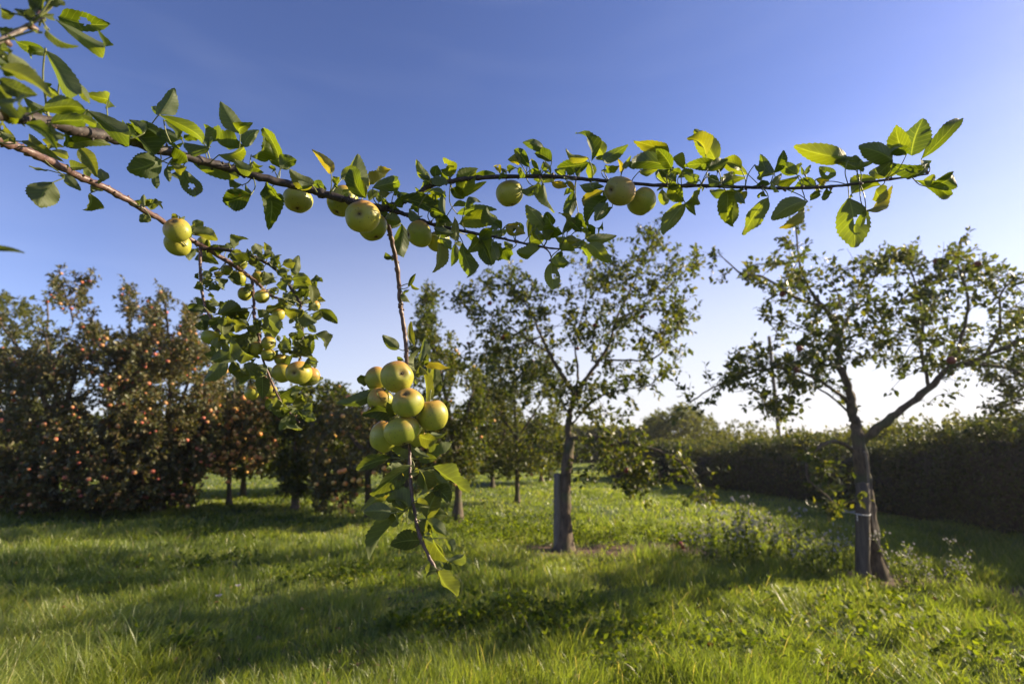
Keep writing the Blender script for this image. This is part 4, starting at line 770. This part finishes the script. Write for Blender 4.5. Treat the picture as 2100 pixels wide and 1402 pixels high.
LA3 = [(162, 482, 112, 428, 42), (205, 465, 172, 440, 28), (372, 432, 265, 308, 78), (305, 405, 218, 378, 72, {'tone_pos': .9}), (475, 302, 323, 258, 75, {'tone_pos': .2}), (532, 388, 410, 325, 85), (472, 392, 522, 478, 60), (270, 435, 230, 475, 55), (290, 440, 335, 500, 55), (385, 372, 432, 455, 36), (440, 450, 385, 495, 50), (380, 450, 455, 488, 48),
    (800, 395, 578, 430, 95, {'roll': .2}), (795, 370, 635, 305, 65, {'tone_pos': .85}), (815, 388, 708, 188, 88, {'tone_pos': .25}), (905, 352, 790, 232, 108, {'tone_pos': .75, 'roll': .1}), (905, 392, 1078, 265, 92, {'tone_pos': .35}), (915, 420, 1012, 425, 55), (890, 455, 972, 460, 28), (1030, 468, 1005, 370, 38, {'tone_pos': .95}), (1058, 412, 1172, 328, 60), (1050, 440, 1100, 350, 40),
    (1360, 362, 1128, 248, 115, {'tone_pos': .85, 'roll': .1}), (1392, 440, 1100, 402, 120, {'tone_pos': .2, 'roll': .2}), (1160, 462, 1295, 440, 55, {'tone_pos': .8}), (1300, 440, 1425, 525, 100), (1280, 495, 1410, 575, 110), (1380, 385, 1485, 440, 70, {'tone_pos': .8}), (1395, 450, 1455, 485, 55), (1440, 505, 1545, 465, 65, {'tone_pos': .8}), (1480, 455, 1592, 505, 60), (1590, 520, 1500, 560, 50),
    (1715, 397, 1565, 168, 145, {'tone_pos': .75, 'roll': .1}), (1640, 352, 1502, 225, 95, {'tone_pos': .85}), (1695, 402, 1490, 422, 88, {'tone_pos': .5}), (1650, 460, 1790, 382, 75), (1893, 450, 1745, 388, 85, {'tone_pos': .8}), (1650, 500, 1745, 542, 48), (1760, 545, 1893, 500, 85, {'tone_pos': .7}), (432, 545, 320, 612, 68), (408, 572, 455, 575, 28), (470, 545, 547, 748, 80, {'tone_pos': .7}),
    (530, 540, 640, 570, 55, {'tone_pos': 1.0}), (640, 530, 692, 602, 38, {'tone_pos': 1.0}), (690, 600, 648, 792, 88, {'tone_pos': .1}), (868, 545, 730, 560, 68), (912, 600, 768, 705, 105, {'tone_pos': .9}), (922, 650, 780, 815, 105, {'tone_pos': .4}), (935, 682, 850, 812, 85), (965, 718, 862, 812, 32), (830, 582, 905, 570, 40), (1325, 585, 1345, 702, 72), (1370, 572, 1475, 672, 110, {'tone_pos': .6}),
    (1492, 692, 1578, 588, 88, {'tone_pos': .8}), (1462, 680, 1338, 788, 105, {'tone_pos': .8}), (1490, 690, 1340, 906, 115, {'tone_pos': .7, 'side': -.05}), (1600, 572, 1612, 606, 14), (1782, 600, 1830, 846, 110, {'tone_pos': .6}), (1860, 610, 1893, 690, 70), (142, 842, 58, 712, 105), (200, 852, 292, 828, 50), (90, 912, 205, 890, 58), (200, 862, 335, 905, 78), (300, 830, 325, 902, 32),
    (362, 932, 370, 785, 62), (487, 887, 348, 712, 100, {'tone_pos': .8}), (390, 880, 482, 945, 56, {'tone_pos': .8}), (420, 868, 462, 905, 36), (370, 970, 475, 930, 88), (617, 907, 500, 778, 108, {'tone_pos': .5}), (642, 902, 588, 758, 58, {'tone_pos': .85}), (650, 800, 742, 892, 90, {'tone_pos': .1}), (722, 755, 782, 865, 58), (742, 870, 772, 945, 55), (785, 852, 895, 838, 86, {'tone_pos': .3}),
    (492, 962, 545, 892, 75), (772, 972, 558, 938, 72, {'tone_pos': .8}), (737, 992, 598, 978, 72, {'tone_pos': .85}), (775, 945, 982, 925, 72, {'tone_pos': .7}), (780, 985, 967, 1112, 98, {'tone_pos': .7, 'roll': .1}), (730, 1010, 792, 1115, 82), (722, 990, 785, 1005, 55), (590, 1020, 692, 1032, 75), (450, 1002, 285, 1042, 92, {'tone_pos': .8}), (600, 1030, 572, 1162, 66), (605, 1035, 600, 1140, 34),
    (530, 1110, 545, 1306, 108, {'roll': .05, 'tone_pos': .75, 'bend': .02}), (12, 945, 112, 1126, 92), (100, 990, 152, 1085, 85), (242, 1020, 138, 1092, 92), (170, 880, 110, 830, 50), (250, 900, 230, 840, 50), (555, 880, 520, 830, 50), (440, 560, 400, 520, 50), (620, 500, 560, 450, 60), (690, 480, 640, 440, 50), (720, 500, 760, 440, 60), (150, 520, 210, 500, 40)]
LA4 = [(320, 602, 105, 500, 88, {'tone_pos': .8}), (80, 592, 145, 498, 58, {'tone_pos': .1}), (112, 688, 295, 630, 82, {'tone_pos': .7}), (140, 652, 205, 578, 56), (10, 620, 92, 652, 48), (520, 602, 425, 455, 105, {'tone_pos': .2}), (527, 592, 602, 418, 68), (370, 530, 512, 592, 48), (702, 602, 580, 490, 100, {'tone_pos': .3}), (722, 612, 535, 655, 76, {'tone_pos': .75}), (380, 690, 485, 680, 55),
    (420, 652, 442, 598, 46), (500, 690, 585, 600, 55), (760, 602, 735, 538, 28), (770, 602, 808, 532, 34), (792, 640, 828, 628, 24), (1102, 482, 682, 374, 150, {'tone_pos': .78, 'roll': .05, 'flip': True}), (1010, 612, 882, 545, 92, {'tone_pos': .3}), (1195, 562, 1000, 500, 95, {'tone_pos': .3}), (1190, 540, 1327, 490, 46), (850, 642, 955, 650, 66, {'tone_pos': .9}), (1100, 500, 1190, 520, 60),
    (1452, 492, 1185, 388, 150, {'tone_pos': .5, 'hole': False}), (1600, 455, 1692, 178, 190, {'tone_pos': .1, 'roll': .2}), (1560, 448, 1470, 222, 150, {'tone_pos': .6, 'roll': .1}), (1680, 482, 1968, 158, 100, {'tone_pos': .45, 'roll': .4}), (1742, 542, 1398, 490, 105, {'tone_pos': .1, 'roll': .2}), (1552, 542, 1268, 605, 100, {'tone_pos': .8}), (1550, 560, 1645, 592, 48), (1700, 560, 1750, 500, 60),
    (1745, 700, 1915, 600, 130, {'tone_pos': .4, 'bend': .25}), (1635, 650, 1905, 772, 85, {'tone_pos': .5, 'side': -.12}), (152, 732, 200, 1000, 128, {'tone_pos': .6, 'roll': .1}), (232, 732, 292, 830, 58), (440, 732, 472, 772, 38), (480, 787, 300, 1072, 130, {'tone_pos': .65, 'side': -.06}), (787, 812, 495, 955, 138, {'tone_pos': .7, 'roll': .1}), (760, 850, 565, 1015, 80), (862, 732, 660, 752, 86, {'tone_pos': .2}),
    (882, 742, 808, 802, 55), (940, 702, 982, 745, 48), (1110, 782, 1150, 1166, 225, {'tone_pos': .55, 'roll': .1, 'hole': True}), (1362, 690, 1145, 775, 122, {'tone_pos': .75}), (1240, 882, 1442, 700, 66), (1245, 880, 1200, 1062, 60), (900, 660, 880, 720, 60), (960, 760, 900, 790, 50)]
LA6 = [(370, 176, 294, 114, 56, {'tone_pos': .1}), (442, 160, 430, 45, 34, {'tone_pos': .8}), (390, 232, 362, 213, 22), (480, 236, 492, 134, 58), (447, 282, 460, 183, 40, {'tone_pos': .8}), (430, 292, 418, 230, 32), (490, 252, 607, 270, 38, {'tone_pos': 1.0}), (530, 412, 542, 248, 66, {'tone_pos': .7}), (500, 436, 478, 264, 42, {'tone_pos': .85, 'dz': -.05}), (516, 402, 508, 250, 32, {'dz': -.03}),
    (448, 312, 505, 300, 38), (230, 312, 170, 320, 52, {'tone_pos': .8, 'dz': .04}), (268, 368, 80, 432, 66, {'tone_pos': .05, 'dz': -.03}), (352, 492, 198, 492, 66, {'tone_pos': .02, 'dz': -.07, 'roll': .2}), (520, 582, 592, 580, 28), (465, 590, 548, 615, 62, {'tone_pos': .8}), (420, 702, 334, 643, 42, {'tone_pos': .6}), (430, 635, 512, 692, 40), (460, 702, 547, 702, 46), (510, 682, 622, 622, 72, {'tone_pos': .3}),
    (326, 696, 168, 750, 60), (442, 735, 238, 868, 85, {'tone_pos': .5}), (330, 722, 402, 742, 56), (465, 752, 470, 872, 56), (532, 740, 700, 862, 82, {'tone_pos': .5}), (530, 756, 625, 842, 36), (542, 832, 612, 912, 72, {'tone_pos': .2}), (502, 985, 562, 850, 88, {'tone_pos': .7, 'roll': .05}), (450, 902, 512, 930, 46), (426, 940, 308, 895, 78, {'tone_pos': .4}), (340, 882, 190, 945, 58), (335, 960, 205, 955, 80, {'tone_pos': .4}),
    (402, 950, 222, 1152, 84, {'tone_pos': .2}), (480, 1092, 328, 1108, 90, {'tone_pos': .3}), (462, 1008, 490, 1075, 44, {'tone_pos': .7}), (500, 990, 592, 1065, 52), (507, 996, 622, 1196, 84, {'tone_pos': .6}), (590, 1080, 628, 1145, 40), (602, 1192, 686, 1148, 50, {'tone_pos': .4}), (556, 1232, 652, 1346, 70, {'tone_pos': .6}), (490, 1070, 535, 1102, 36), (475, 760, 500, 850, 44), (400, 800, 350, 780, 40), (430, 700, 380, 680, 40)]
LAh = [(1092, 1098, 1033, 1068, 44, {'tone_pos': .1}), (1190, 1300, 1240, 1208, 32), (1210, 1270, 1270, 1310, 24), (1155, 1335, 1200, 1402, 46)]
foliage('foliage', A, [(*R1, LA1), (*R2, LA2), (*R3, LA3), (*R4, LA4)], [main, b1, b2_, b3_], 101, 'leaf_near')
foliage('hanging_foliage', A, [(*R2, LAh), (*R6, LA6)], [hang], 102, 'leaf_left', .02, 1.05, .55)
Bb = empty('apple_branch', P(300, 436, 1.05)); tag(Bb, 'branch slanting down from the left edge into a hanging tangle of small apples', 'branch', 'leafy boughs of the near apple tree')
lb = wood('bough', Bb, [(-150, 225, .62), (-40, 268, .70), (0, 288, .74), (68, 315, .80), (164, 363, .90), (219, 387, .95), (291, 428, 1.03), (338, 456, 1.10), (396, 494, 1.18), (428, 512, 1.20), (480, 545, 1.25), (525, 578, 1.28), (550, 603, 1.3), (576, 614, 1.3)], [.0062, .0066, .0070, .0066, .0064, .0060, .0060, .0052, .0040, .0025], 0, 'twig', 11)
lb2 = wood('side_branch', Bb, [(412, 510, 1.19), (460, 512, 1.2), (525, 529, 1.22), (576, 562, 1.24), (614, 619, 1.25), (616, 635, 1.25), (621, 674, 1.25), (616, 735, 1.25)], .0044, .0022, 'bough', 12)
lb3 = wood('hanging_twig', Bb, [(411, 508, 1.19), (411, 565, 1.18), (419, 622, 1.18), (438, 661, 1.18), (470, 700, 1.18)], .0040, .0020, 'twig', 13)
lb4 = wood('hanging_twig', Bb, [(517, 574, 1.27), (521, 622, 1.24), (522, 655, 1.22), (533, 700, 1.24), (540, 738, 1.26), (557, 783, 1.27), (579, 828, 1.27), (598, 850, 1.27), (614, 866, 1.27)], .0036, .0018, 'twig', 14)
LB1 = [(0, 790, 55, 825, 60), (180, 850, 365, 960, 68, {'tone_pos': .7}), (480, 890, 575, 1050, 85, {'tone_pos': .7}), (420, 1005, 525, 1000, 58), (625, 1085, 600, 1015, 58, {'tone_pos': .6}), (545, 1110, 612, 1142, 38), (320, 1092, 235, 1232, 150, {'roll': 0, 'tone_pos': .05}), (385, 1052, 482, 1140, 55), (540, 1158, 498, 1255, 70, {'tone_pos': .6}), (865, 1235, 862, 1168, 36), (880, 1235, 962, 1212, 60),
    (900, 1250, 975, 1250, 30), (835, 1232, 805, 1203, 24), (885, 1280, 840, 1330, 55), (290, 1020, 178, 998, 18), (380, 990, 410, 1000, 30), (500, 1020, 540, 1080, 50), (300, 900, 415, 945, 50), (90, 860, 30, 720, 60), (850, 1230, 840, 1200, 26), (900, 1300, 860, 1320, 40), (350, 1050, 390, 1060, 24), (290, 870, 380, 880, 60)]
LB5 = [(290, 150, 250, 45, 66), (200, 60, 165, 30, 36), (300, 110, 362, 78, 66), (280, 150, 455, 192, 74, {'tone_pos': .8}), (312, 250, 272, 322, 56), (355, 265, 455, 345, 84), (400, 245, 522, 242, 58), (512, 255, 550, 218, 44), (560, 252, 645, 185, 78), (540, 275, 665, 262, 66), (680, 285, 742, 238, 58), (740, 285, 690, 240, 48), (772, 292, 755, 212, 46), (780, 302, 825, 300, 26), (700, 315, 765, 288, 48),
    (832, 372, 860, 288, 48), (870, 352, 952, 335, 62, {'tone_pos': .8}), (820, 312, 850, 372, 46), (945, 422, 972, 298, 62), (970, 420, 1066, 492, 78, {'tone_pos': .8}), (1050, 480, 1062, 592, 62, {'tone_pos': .7}), (1050, 452, 1126, 455, 46), (1080, 460, 1092, 532, 38), (400, 402, 490, 385, 32), (370, 432, 402, 392, 40), (330, 442, 338, 400, 24), (460, 442, 492, 400, 46), (455, 430, 482, 452, 28), (360, 442, 378, 502, 56),
    (395, 518, 452, 518, 44), (372, 625, 263, 632, 52, {'tone_pos': .1}), (440, 655, 372, 590, 74), (456, 668, 592, 598, 100, {'tone_pos': .2}), (530, 660, 652, 660, 84, {'tone_pos': .1}), (570, 652, 642, 692, 46), (430, 742, 348, 690, 66, {'tone_pos': .1}), (392, 750, 308, 740, 58, {'flip': True}), (480, 742, 502, 680, 56), (500, 702, 615, 712, 76), (500, 762, 602, 742, 56), (500, 790, 562, 852, 80), (530, 802, 642, 790, 76),
    (640, 792, 732, 790, 56), (532, 902, 418, 962, 86, {'tone_pos': .1}), (526, 965, 389, 1086, 84, {'tone_pos': .5}), (560, 970, 602, 1012, 46), (560, 795, 706, 946, 72, {'tone_pos': .8}), (620, 920, 682, 972, 66), (762, 642, 882, 590, 80, {'tone_pos': .8}), (985, 632, 888, 656, 76), (1000, 640, 1082, 722, 76), (1030, 640, 1102, 650, 46), (960, 682, 972, 724, 28), (1100, 640, 1217, 726, 66), (720, 692, 785, 660, 56), (682, 702, 716, 768, 46),
    (720, 742, 822, 822, 100, {'tone_pos': .3}), (780, 692, 857, 782, 66), (790, 762, 872, 750, 50), (1018, 722, 965, 772, 56), (970, 762, 1012, 802, 46), (1000, 742, 1025, 715, 38), (1000, 830, 1012, 872, 56), (960, 855, 992, 818, 46), (1045, 796, 1058, 912, 76, {'tone_pos': .4}), (1065, 800, 1147, 892, 76), (1040, 942, 1077, 1012, 56), (850, 842, 914, 820, 56), (945, 890, 813, 912, 84), (930, 900, 985, 932, 56),
    (842, 882, 905, 878, 44), (980, 1122, 1126, 1074, 48), (742, 1058, 604, 1122, 90, {'tone_pos': .1}), (742, 1062, 742, 1202, 76, {'dz': -.06}), (830, 1202, 964, 1132, 84), (850, 1212, 768, 1265, 76), (870, 1242, 932, 1272, 56), (940, 1252, 1022, 1208, 76, {'tone_pos': .8}), (1000, 1262, 1062, 1240, 66), (940, 1232, 1002, 1198, 56), (930, 1302, 992, 1402, 56), (1000, 1322, 1082, 1340, 56), (752, 392, 832, 432, 76),
    (702, 372, 752, 358, 56), (832, 482, 902, 512, 56), (800, 502, 842, 532, 46), (872, 562, 952, 530, 84), (570, 402, 612, 452, 56), (532, 422, 592, 472, 66), (640, 472, 662, 522, 46), (940, 482, 1032, 500, 56), (1000, 552, 980, 602, 56), (1080, 562, 1142, 582, 46, {'tone_pos': .9}), (780, 1002, 802, 1062, 46), (660, 862, 640, 922, 56), (600, 882, 682, 940, 66), (640, 742, 600, 700, 38), (700, 1000, 760, 1040, 70), (480, 860, 420, 900, 60),
    (600, 350, 570, 290, 60), (650, 330, 700, 350, 60), (860, 440, 930, 440, 50), (780, 470, 830, 460, 50), (560, 720, 640, 740, 70), (470, 620, 430, 560, 50), (850, 380, 900, 400, 50), (690, 830, 640, 800, 60), (1020, 600, 1060, 560, 50)]
LB5 += [(b_[0] + 14, b_[1] + 10, b_[0] + 14 + (b_[2] - b_[0]) * -.6 + 20, b_[1] + abs(b_[3] - b_[1]) * .5 + 34, b_[4] * .8) for b_ in LB5[14:94:3]]
LB5 += [(b_[0] - 16, b_[1] + 22, b_[0] - 16 + (b_[2] - b_[0]) * .3 - (b_[3] - b_[1]) * .8, b_[1] + 22 + (b_[3] - b_[1]) * .3 + (b_[2] - b_[0]) * .8, b_[4] * .95) for b_ in LB5[8:100:2]]
foliage('foliage', Bb, [(*R1, LB1), (*R5, LB5)], [lb, lb2, lb3, lb4], 103, 'leaf_left', .05)
Cc = empty('apple_branch', P(30, 60, .45)); tag(Cc, 'blurred near spray of pale leaves on a grey twig in the top left corner', 'branch', 'leafy boughs of the near apple tree')
tc_ = wood('twig', Cc, [(-60, 105, .42), (0, 84, .44), (20, 74, .45), (65, 48, .46), (89, 27, .47), (110, 0, .47), (118, -40, .48)], .0026, .0018, 'greytwig', 15)
LC = [(190, 135, 90, 60, 75, {'tone_pos': .1}), (95, 85, 0, 30, 55), (200, 90, 170, 0, 62), (215, 75, 262, -70, 90), (290, 60, 382, 10, 58), (235, 138, 240, 70, 48), (285, 172, 466, 272, 58), (0, 190, 72, 170, 70), (0, 290, 62, 292, 62), (50, 310, 205, 412, 82), (0, 410, 286, 572, 86), (0, 480, 200, 562, 110, {'tone_pos': .1}), (-20, 600, 130, 622, 140, {'tone_pos': .1}),
      (200, 185, 255, 190, 24), (-30, 330, 70, 420, 70), (20, 230, 100, 240, 30), (-40, 500, 60, 660, 90), (60, 430, 210, 480, 60), (300, 0, 330, -80, 60)]
foliage('foliage', Cc, [(*R1, LC), (0, 0, 1, [(-30, 500, 46, 517, 12)])], [tc_], 104, 'leaf_left', .02, 1.1, .12)

# ------------------------------------------------------------------ the near apples
def apple(px, py, dpx, label, depth=None, cal=(0, 0, -1), matn='apple', diam=.064, squash=.93, seed=0, blush=(0, 0, 1), part=True, twig=None, group='apples on the near boughs'):
    rs = np.random.RandomState(seed + 500); d = depth if depth else diam * F / dpx
    c = P(px, py, d); rad = dpx / 2 / F * d; rows, seg = 22, 32; ph = np.arange(seg) / seg * 2 * math.pi; V = []; pole = []
    p5 = rs.rand() * 6.28; l3 = rs.rand() * 6.28
    for a in range(rows + 1):
        th = math.pi * a / rows
        prof = math.sin(th) * (1 + .06 * math.cos(th)); z = squash * (math.cos(th) - .30 * math.exp(-(th / .33) ** 2) + .17 * math.exp(-((math.pi - th) / .30) ** 2))
        for b in ph:
            rr = prof * (1 + .035 * math.cos(b * 5 + p5) * (1 - math.cos(th)) / 2 + .045 * math.cos(b + l3) + .035 * math.cos(2 * b + p5)); V.append((rr * math.cos(b), rr * math.sin(b), z + .07 * math.cos(b + p5) * prof)); pole.append(math.exp(-((math.pi - th) / .26) ** 2) + .9 * math.exp(-(th / .30) ** 2))
    V = np.array(V) * rad; Q = [[a * seg + b, (a + 1) * seg + b, (a + 1) * seg + (b + 1) % seg, a * seg + (b + 1) % seg] for a in range(rows) for b in range(seg)]
    # calyx (local -Z) turned to the given direction: x right, y away, z up
    q = Vector((0, 0, -1)).rotation_difference(Vector(cal)); root = empty('apple' if part else 'fallen_apple', c); root.rotation_mode = 'QUATERNION'; root.rotation_quaternion = q
    bw = (q.inverted() @ Vector(blush)).normalized(); bl = np.clip((V / rad) @ np.array(bw) * .62 + .20, 0, 1)
    link('flesh', mesh_np('apple_skin', V, [np.array(Q)], [M[matn]], {'blush': bl, 'pole': np.array(pole)}), root, (0, 0, 0))
    g = Geo(); zc = -rad * squash * .84
    for k in range(5):
        a = k / 5 * 6.283 + p5; e = np.array((math.cos(a) * rad * .14, math.sin(a) * rad * .14, zc - rad * .05)); s0 = np.array((0, 0, zc + rad * .04)); sd = np.array((-math.sin(a), math.cos(a), 0)) * rad * .05
        mdl = (s0 + e) / 2 + np.array((math.cos(a), math.sin(a), 0)) * rad * .02; g.add([s0 - sd * .6, s0 + sd * .6, mdl + sd, mdl - sd, e + np.array((-math.cos(a) * rad * .04, -math.sin(a) * rad * .04, -rad * .05))], [[0, 1, 2, 3]], [[3, 2, 4]])
    g.tube([(0, 0, zc + rad * .05), (0, 0, zc - rad * .03)], [rad * .075, rad * .05], 8)
    link('calyx', g.mesh('calyx', [M['calyx']], shade=False), root, (0, 0, 0))
    g = Geo(); zs = rad * squash * .66; g.tube(catmull([(0, 0, zs), (rad * .05, 0, zs + rad * .40), (rad * .2, rad * .04, zs + rad * .85)], 4), np.linspace(rad * .035, rad * .05, 9), 7)
    link('stem', g.mesh('stem', [M['petiole']]), root, (0, 0, 0))
    tag(root, label, 'apple', group); return root
AP = [ # px, py, diameter px, calyx direction, blush direction, depth, label
 (610, 411, 62, (.2, -.3, -.9), (0, 0, 1), 1.02, 'speckled dark green apple tucked behind the bough, left of the apple pile at the joint', .90),
 (703, 413, 66, (-.3, -.2, -.9), (-.2, 0, 1), 1.02, 'left apple of the three piled where the main bough forks', 1.05),
 (745, 444, 73, (0, -.92, -.25), (.2, -.4, .8), .90, 'front apple of the three at the bough fork, its dark calyx facing the viewer', .96),
 (766, 466, 61, (.3, -.1, -.9), (0, 0, 1), .98, 'green apple half hidden behind the front one at the bough fork', .95),
 (860, 481, 57, (-.85, -.45, -.2), (0, 0, 1), .97, 'apple with a thin shadow line, calyx turned left, hanging right of the descending twig', .98),
 (899, 494, 50, (.3, .2, -.9), (0, 0, 1), 1.01, 'shaded green apple partly hidden by a leaf, right of the one with the shadow line', .95),
 (1044, 397, 61, (.25, .1, -.95), (0, .2, 1), 1.02, 'single round green apple hanging alone under the middle of the long bough', .97),
 (1270, 391, 65, (-.75, -.6, -.25), (.5, -.3, .3), .97, 'rough russet brown apple in front of the bough, calyx at its left', 1.06),
 (1315, 414, 64, (.6, .3, -.7), (.3, 0, .9), 1.02, 'smooth green apple touching the russet one on its right', .95),
 (363, 472, 56, (.05, -.72, .5), (0, -.6, .7), 1.08, 'upper of two stacked apples at the branch bend, red brown round its calyx', .86),
 (365, 501, 52, (.75, -.5, .3), (0, 0, 1), 1.12, 'lower yellow green apple of the stacked pair at the branch bend', .85),
 (417, 498, 27, (.2, -.2, -.9), (0, 0, 1), 1.22, 'small reddish apple peeping above the branch, right of the stacked pair', .95),
 (492, 541, 30, (0, .1, -1), (0, 0, 1), 1.27, 'apple with pink top just above the slanting branch in the left tangle', .95),
 (465, 554, 24, (-.2, -.2, -.9), (0, 0, 1), 1.26, 'small dull apple just under the slanting branch, leftmost in the tangle', .95),
 (489, 571, 30, (.1, -.5, -.8), (0, 0, 1), 1.24, 'apple half covered by a pale leaf, directly below the slanting branch', .95),
 (502, 603, 29, (-.2, -.2, -.9), (0, 0, 1), 1.25, 'dark green shaded apple hanging left of the bright one in the tangle', 1.0),
 (537, 608, 30, (.3, -.2, -.9), (0, 0, 1), 1.23, 'bright yellow sunlit apple in the middle of the tangle with a dark dimple', 1.0),
 (529, 568, 25, (0, -.3, -.9), (0, 0, 1), 1.29, 'small yellow apple between the two slanting branches', .9),
 (571, 646, 27, (.2, .1, -.9), (0, 0, 1), 1.29, 'greyish green apple in shade under the end of the slanting branch', .97),
 (627, 600, 19, (.3, -.2, -.9), (0, 0, 1), 1.30, 'tiny pink tinged apple at the right shoulder of the tangle', .95),
 (645, 627, 24, (.2, -.2, -.9), (.4, 0, .8), 1.28, 'small orange flushed apple at the far right of the tangle', .95),
 (434, 692, 40, (-.2, -.1, -.95), (0, 0, 1), 1.17, 'broad yellow apple alone at the left side of the tangle under dark leaves', .80),
 (525, 714, 28, (-.3, -.2, -.9), (0, 0, 1), 1.24, 'yellow apple left of the vertical pair, partly under a long leaf', 1.0),
 (551, 704, 30, (.75, -.55, -.1), (0, 0, 1), 1.23, 'upper small yellow apple of the vertical pair, calyx turned right', .92),
 (551, 728, 29, (.1, -.3, -.9), (0, 0, 1), 1.24, 'lower small yellow apple of the vertical pair', .95),
 (576, 738, 24, (.3, -.2, -.8), (.3, -.3, .6), 1.26, 'small peach coloured apple behind the row of three large ones', .95),
 (580, 765, 42, (-.5, -.2, -.8), (0, 0, 1), 1.25, 'left apple of the row of three at the end of the right hanging stem', 1.0),
 (612, 765, 50, (0, -.93, -.1), (.2, -.5, .8), 1.20, 'largest apple of the row of three, calyx facing the viewer, orange flushed', .96),
 (639, 772, 36, (.5, -.2, -.8), (.5, -.3, .7), 1.25, 'right apple of the row of three, sunlit pale yellow', 1.0),
 (516, 806, 30, (-.2, -.2, -.9), (0, 0, 1), 1.27, 'lowest left green apple of the tangle, beside a pale hanging leaf', .92),
 (555, 802, 26, (.2, -.2, -.9), (0, 0, 1), 1.29, 'lowest right yellow green apple of the tangle, behind the thin stem', .95),
 (816, 773, 67, (.45, -.78, .15), (.1, -.2, .9), 1.05, 'top front apple of the hanging cluster, dark calyx towards the right', .93),
 (772, 777, 52, (-.6, -.2, -.5), (-.2, 0, .8), 1.14, 'apple at the upper left back of the hanging cluster', .95),
 (781, 821, 54, (-.4, -.4, -.5), (.1, -.5, .8), 1.12, 'reddish topped apple at the left middle of the hanging cluster above a dark leaf', .93),
 (835, 825, 63, (0, -.8, .55), (0, -.3, 1), 1.02, 'central apple of the hanging cluster with a small grey calyx on top', .97),
 (887, 851, 66, (.2, .2, -.95), (-.1, -.3, .9), 1.06, 'rightmost apple of the hanging cluster, tall and brightly lit with a pink top', 1.02),
 (825, 883, 70, (.2, -.1, -.95), (0, 0, 1), 1.04, 'bottom front apple of the hanging cluster, broad with scratched skin', .84),
 (789, 896, 60, (-.4, -.1, -.9), (0, 0, 1), 1.10, 'lowest left apple of the hanging cluster, egg shaped', 1.08),
 (857, 900, 34, (.3, .1, -.9), (0, 0, 1), 1.12, 'small green apple almost hidden at the base of the hanging cluster', .95)]
for k, (x, y, dp, cal, bl, dep, lab, sq) in enumerate(AP):
    apple(x, y, dp, lab, dep, cal, 'apple_russet' if k == 7 else 'apple', squash=sq, seed=k, blush=bl)
for k, (x, y, lab) in enumerate([(1395, 1124, 'red windfall apple lying on the bare soil between the two sparse trees'), (1060, 1290, 'small yellow windfall apple lying in the weeds of the foreground')][:1]):
    g_ = G(x, y); r = apple(x, y - 4, 19, lab, g_.y, (.3, -.6, -.5), 'dark_apple', seed=60 + k, part=False, group='windfall apples')
# pale blossoms lying in the grass
for k, (x, y, lab) in enumerate([(487, 1218, 'pale pink ragged flower in the grass at the lower left, the larger one'), (446, 1243, 'small pale flower in the grass, just below the larger pink one')]):
    p = G(x, y); root = empty('meadow_flower', (p.x, p.y, float(terrain(p.x, p.y)) + 0)); tag(root, lab, 'flower', 'pale flowers in the lower left grass')
    rs = np.random.RandomState(k); n = 16 - 5 * k; T, Fc = bg_leaf(.3, .05, .1); a = np.arange(n) / n * 6.28; z = .10
    DV = norm(np.stack([np.cos(a), np.sin(a), .5 + rs.rand(n) * .5], 1)); V, fl, rn = scatter_arrays(T, Fc, np.tile((0, 0, z), (n, 1)), frames(DV, np.array([0, 0, 1.0]) + rs.randn(n, 3) * .3, .030 * (.8 + .4 * rs.rand(n)), rs), rs.rand(n))
    link('petals', mesh_np('petals', V, fl, [M['flower']], {'tone_pos': rn}), root, (0, 0, 0)); g = Geo(); g.tube(catmull([(0, 0, 0), (.005, 0, z * .5), (0, 0, z)], 4), .0018, 6); link('stalk', g.mesh('stalk', [M['petiole']]), root, (0, 0, 0))

# ------------------------------------------------------------------ added haze volume imitating a lens veil
HD = 0.0008
m, t = mat('added_haze_air'); pv = N(t, 'ShaderNodeVolumePrincipled'); pv.inputs['Density'].default_value = HD; pv.inputs['Color'].default_value = (.93, .94, .97, 1); pv.inputs['Anisotropy'].default_value = 0.55
o_ = N(t, 'ShaderNodeOutputMaterial'); t.links.new(pv.outputs[0], o_.inputs['Volume'])
g = Geo(); g.box((0, 420, 4.0), 1040, 1000, 10.4); tag(link('haze', g.mesh('haze', [m], shade=False)), 'thin pale haze volume added over the orchard to imitate a lens veil', 'haze', None, 'stuff')
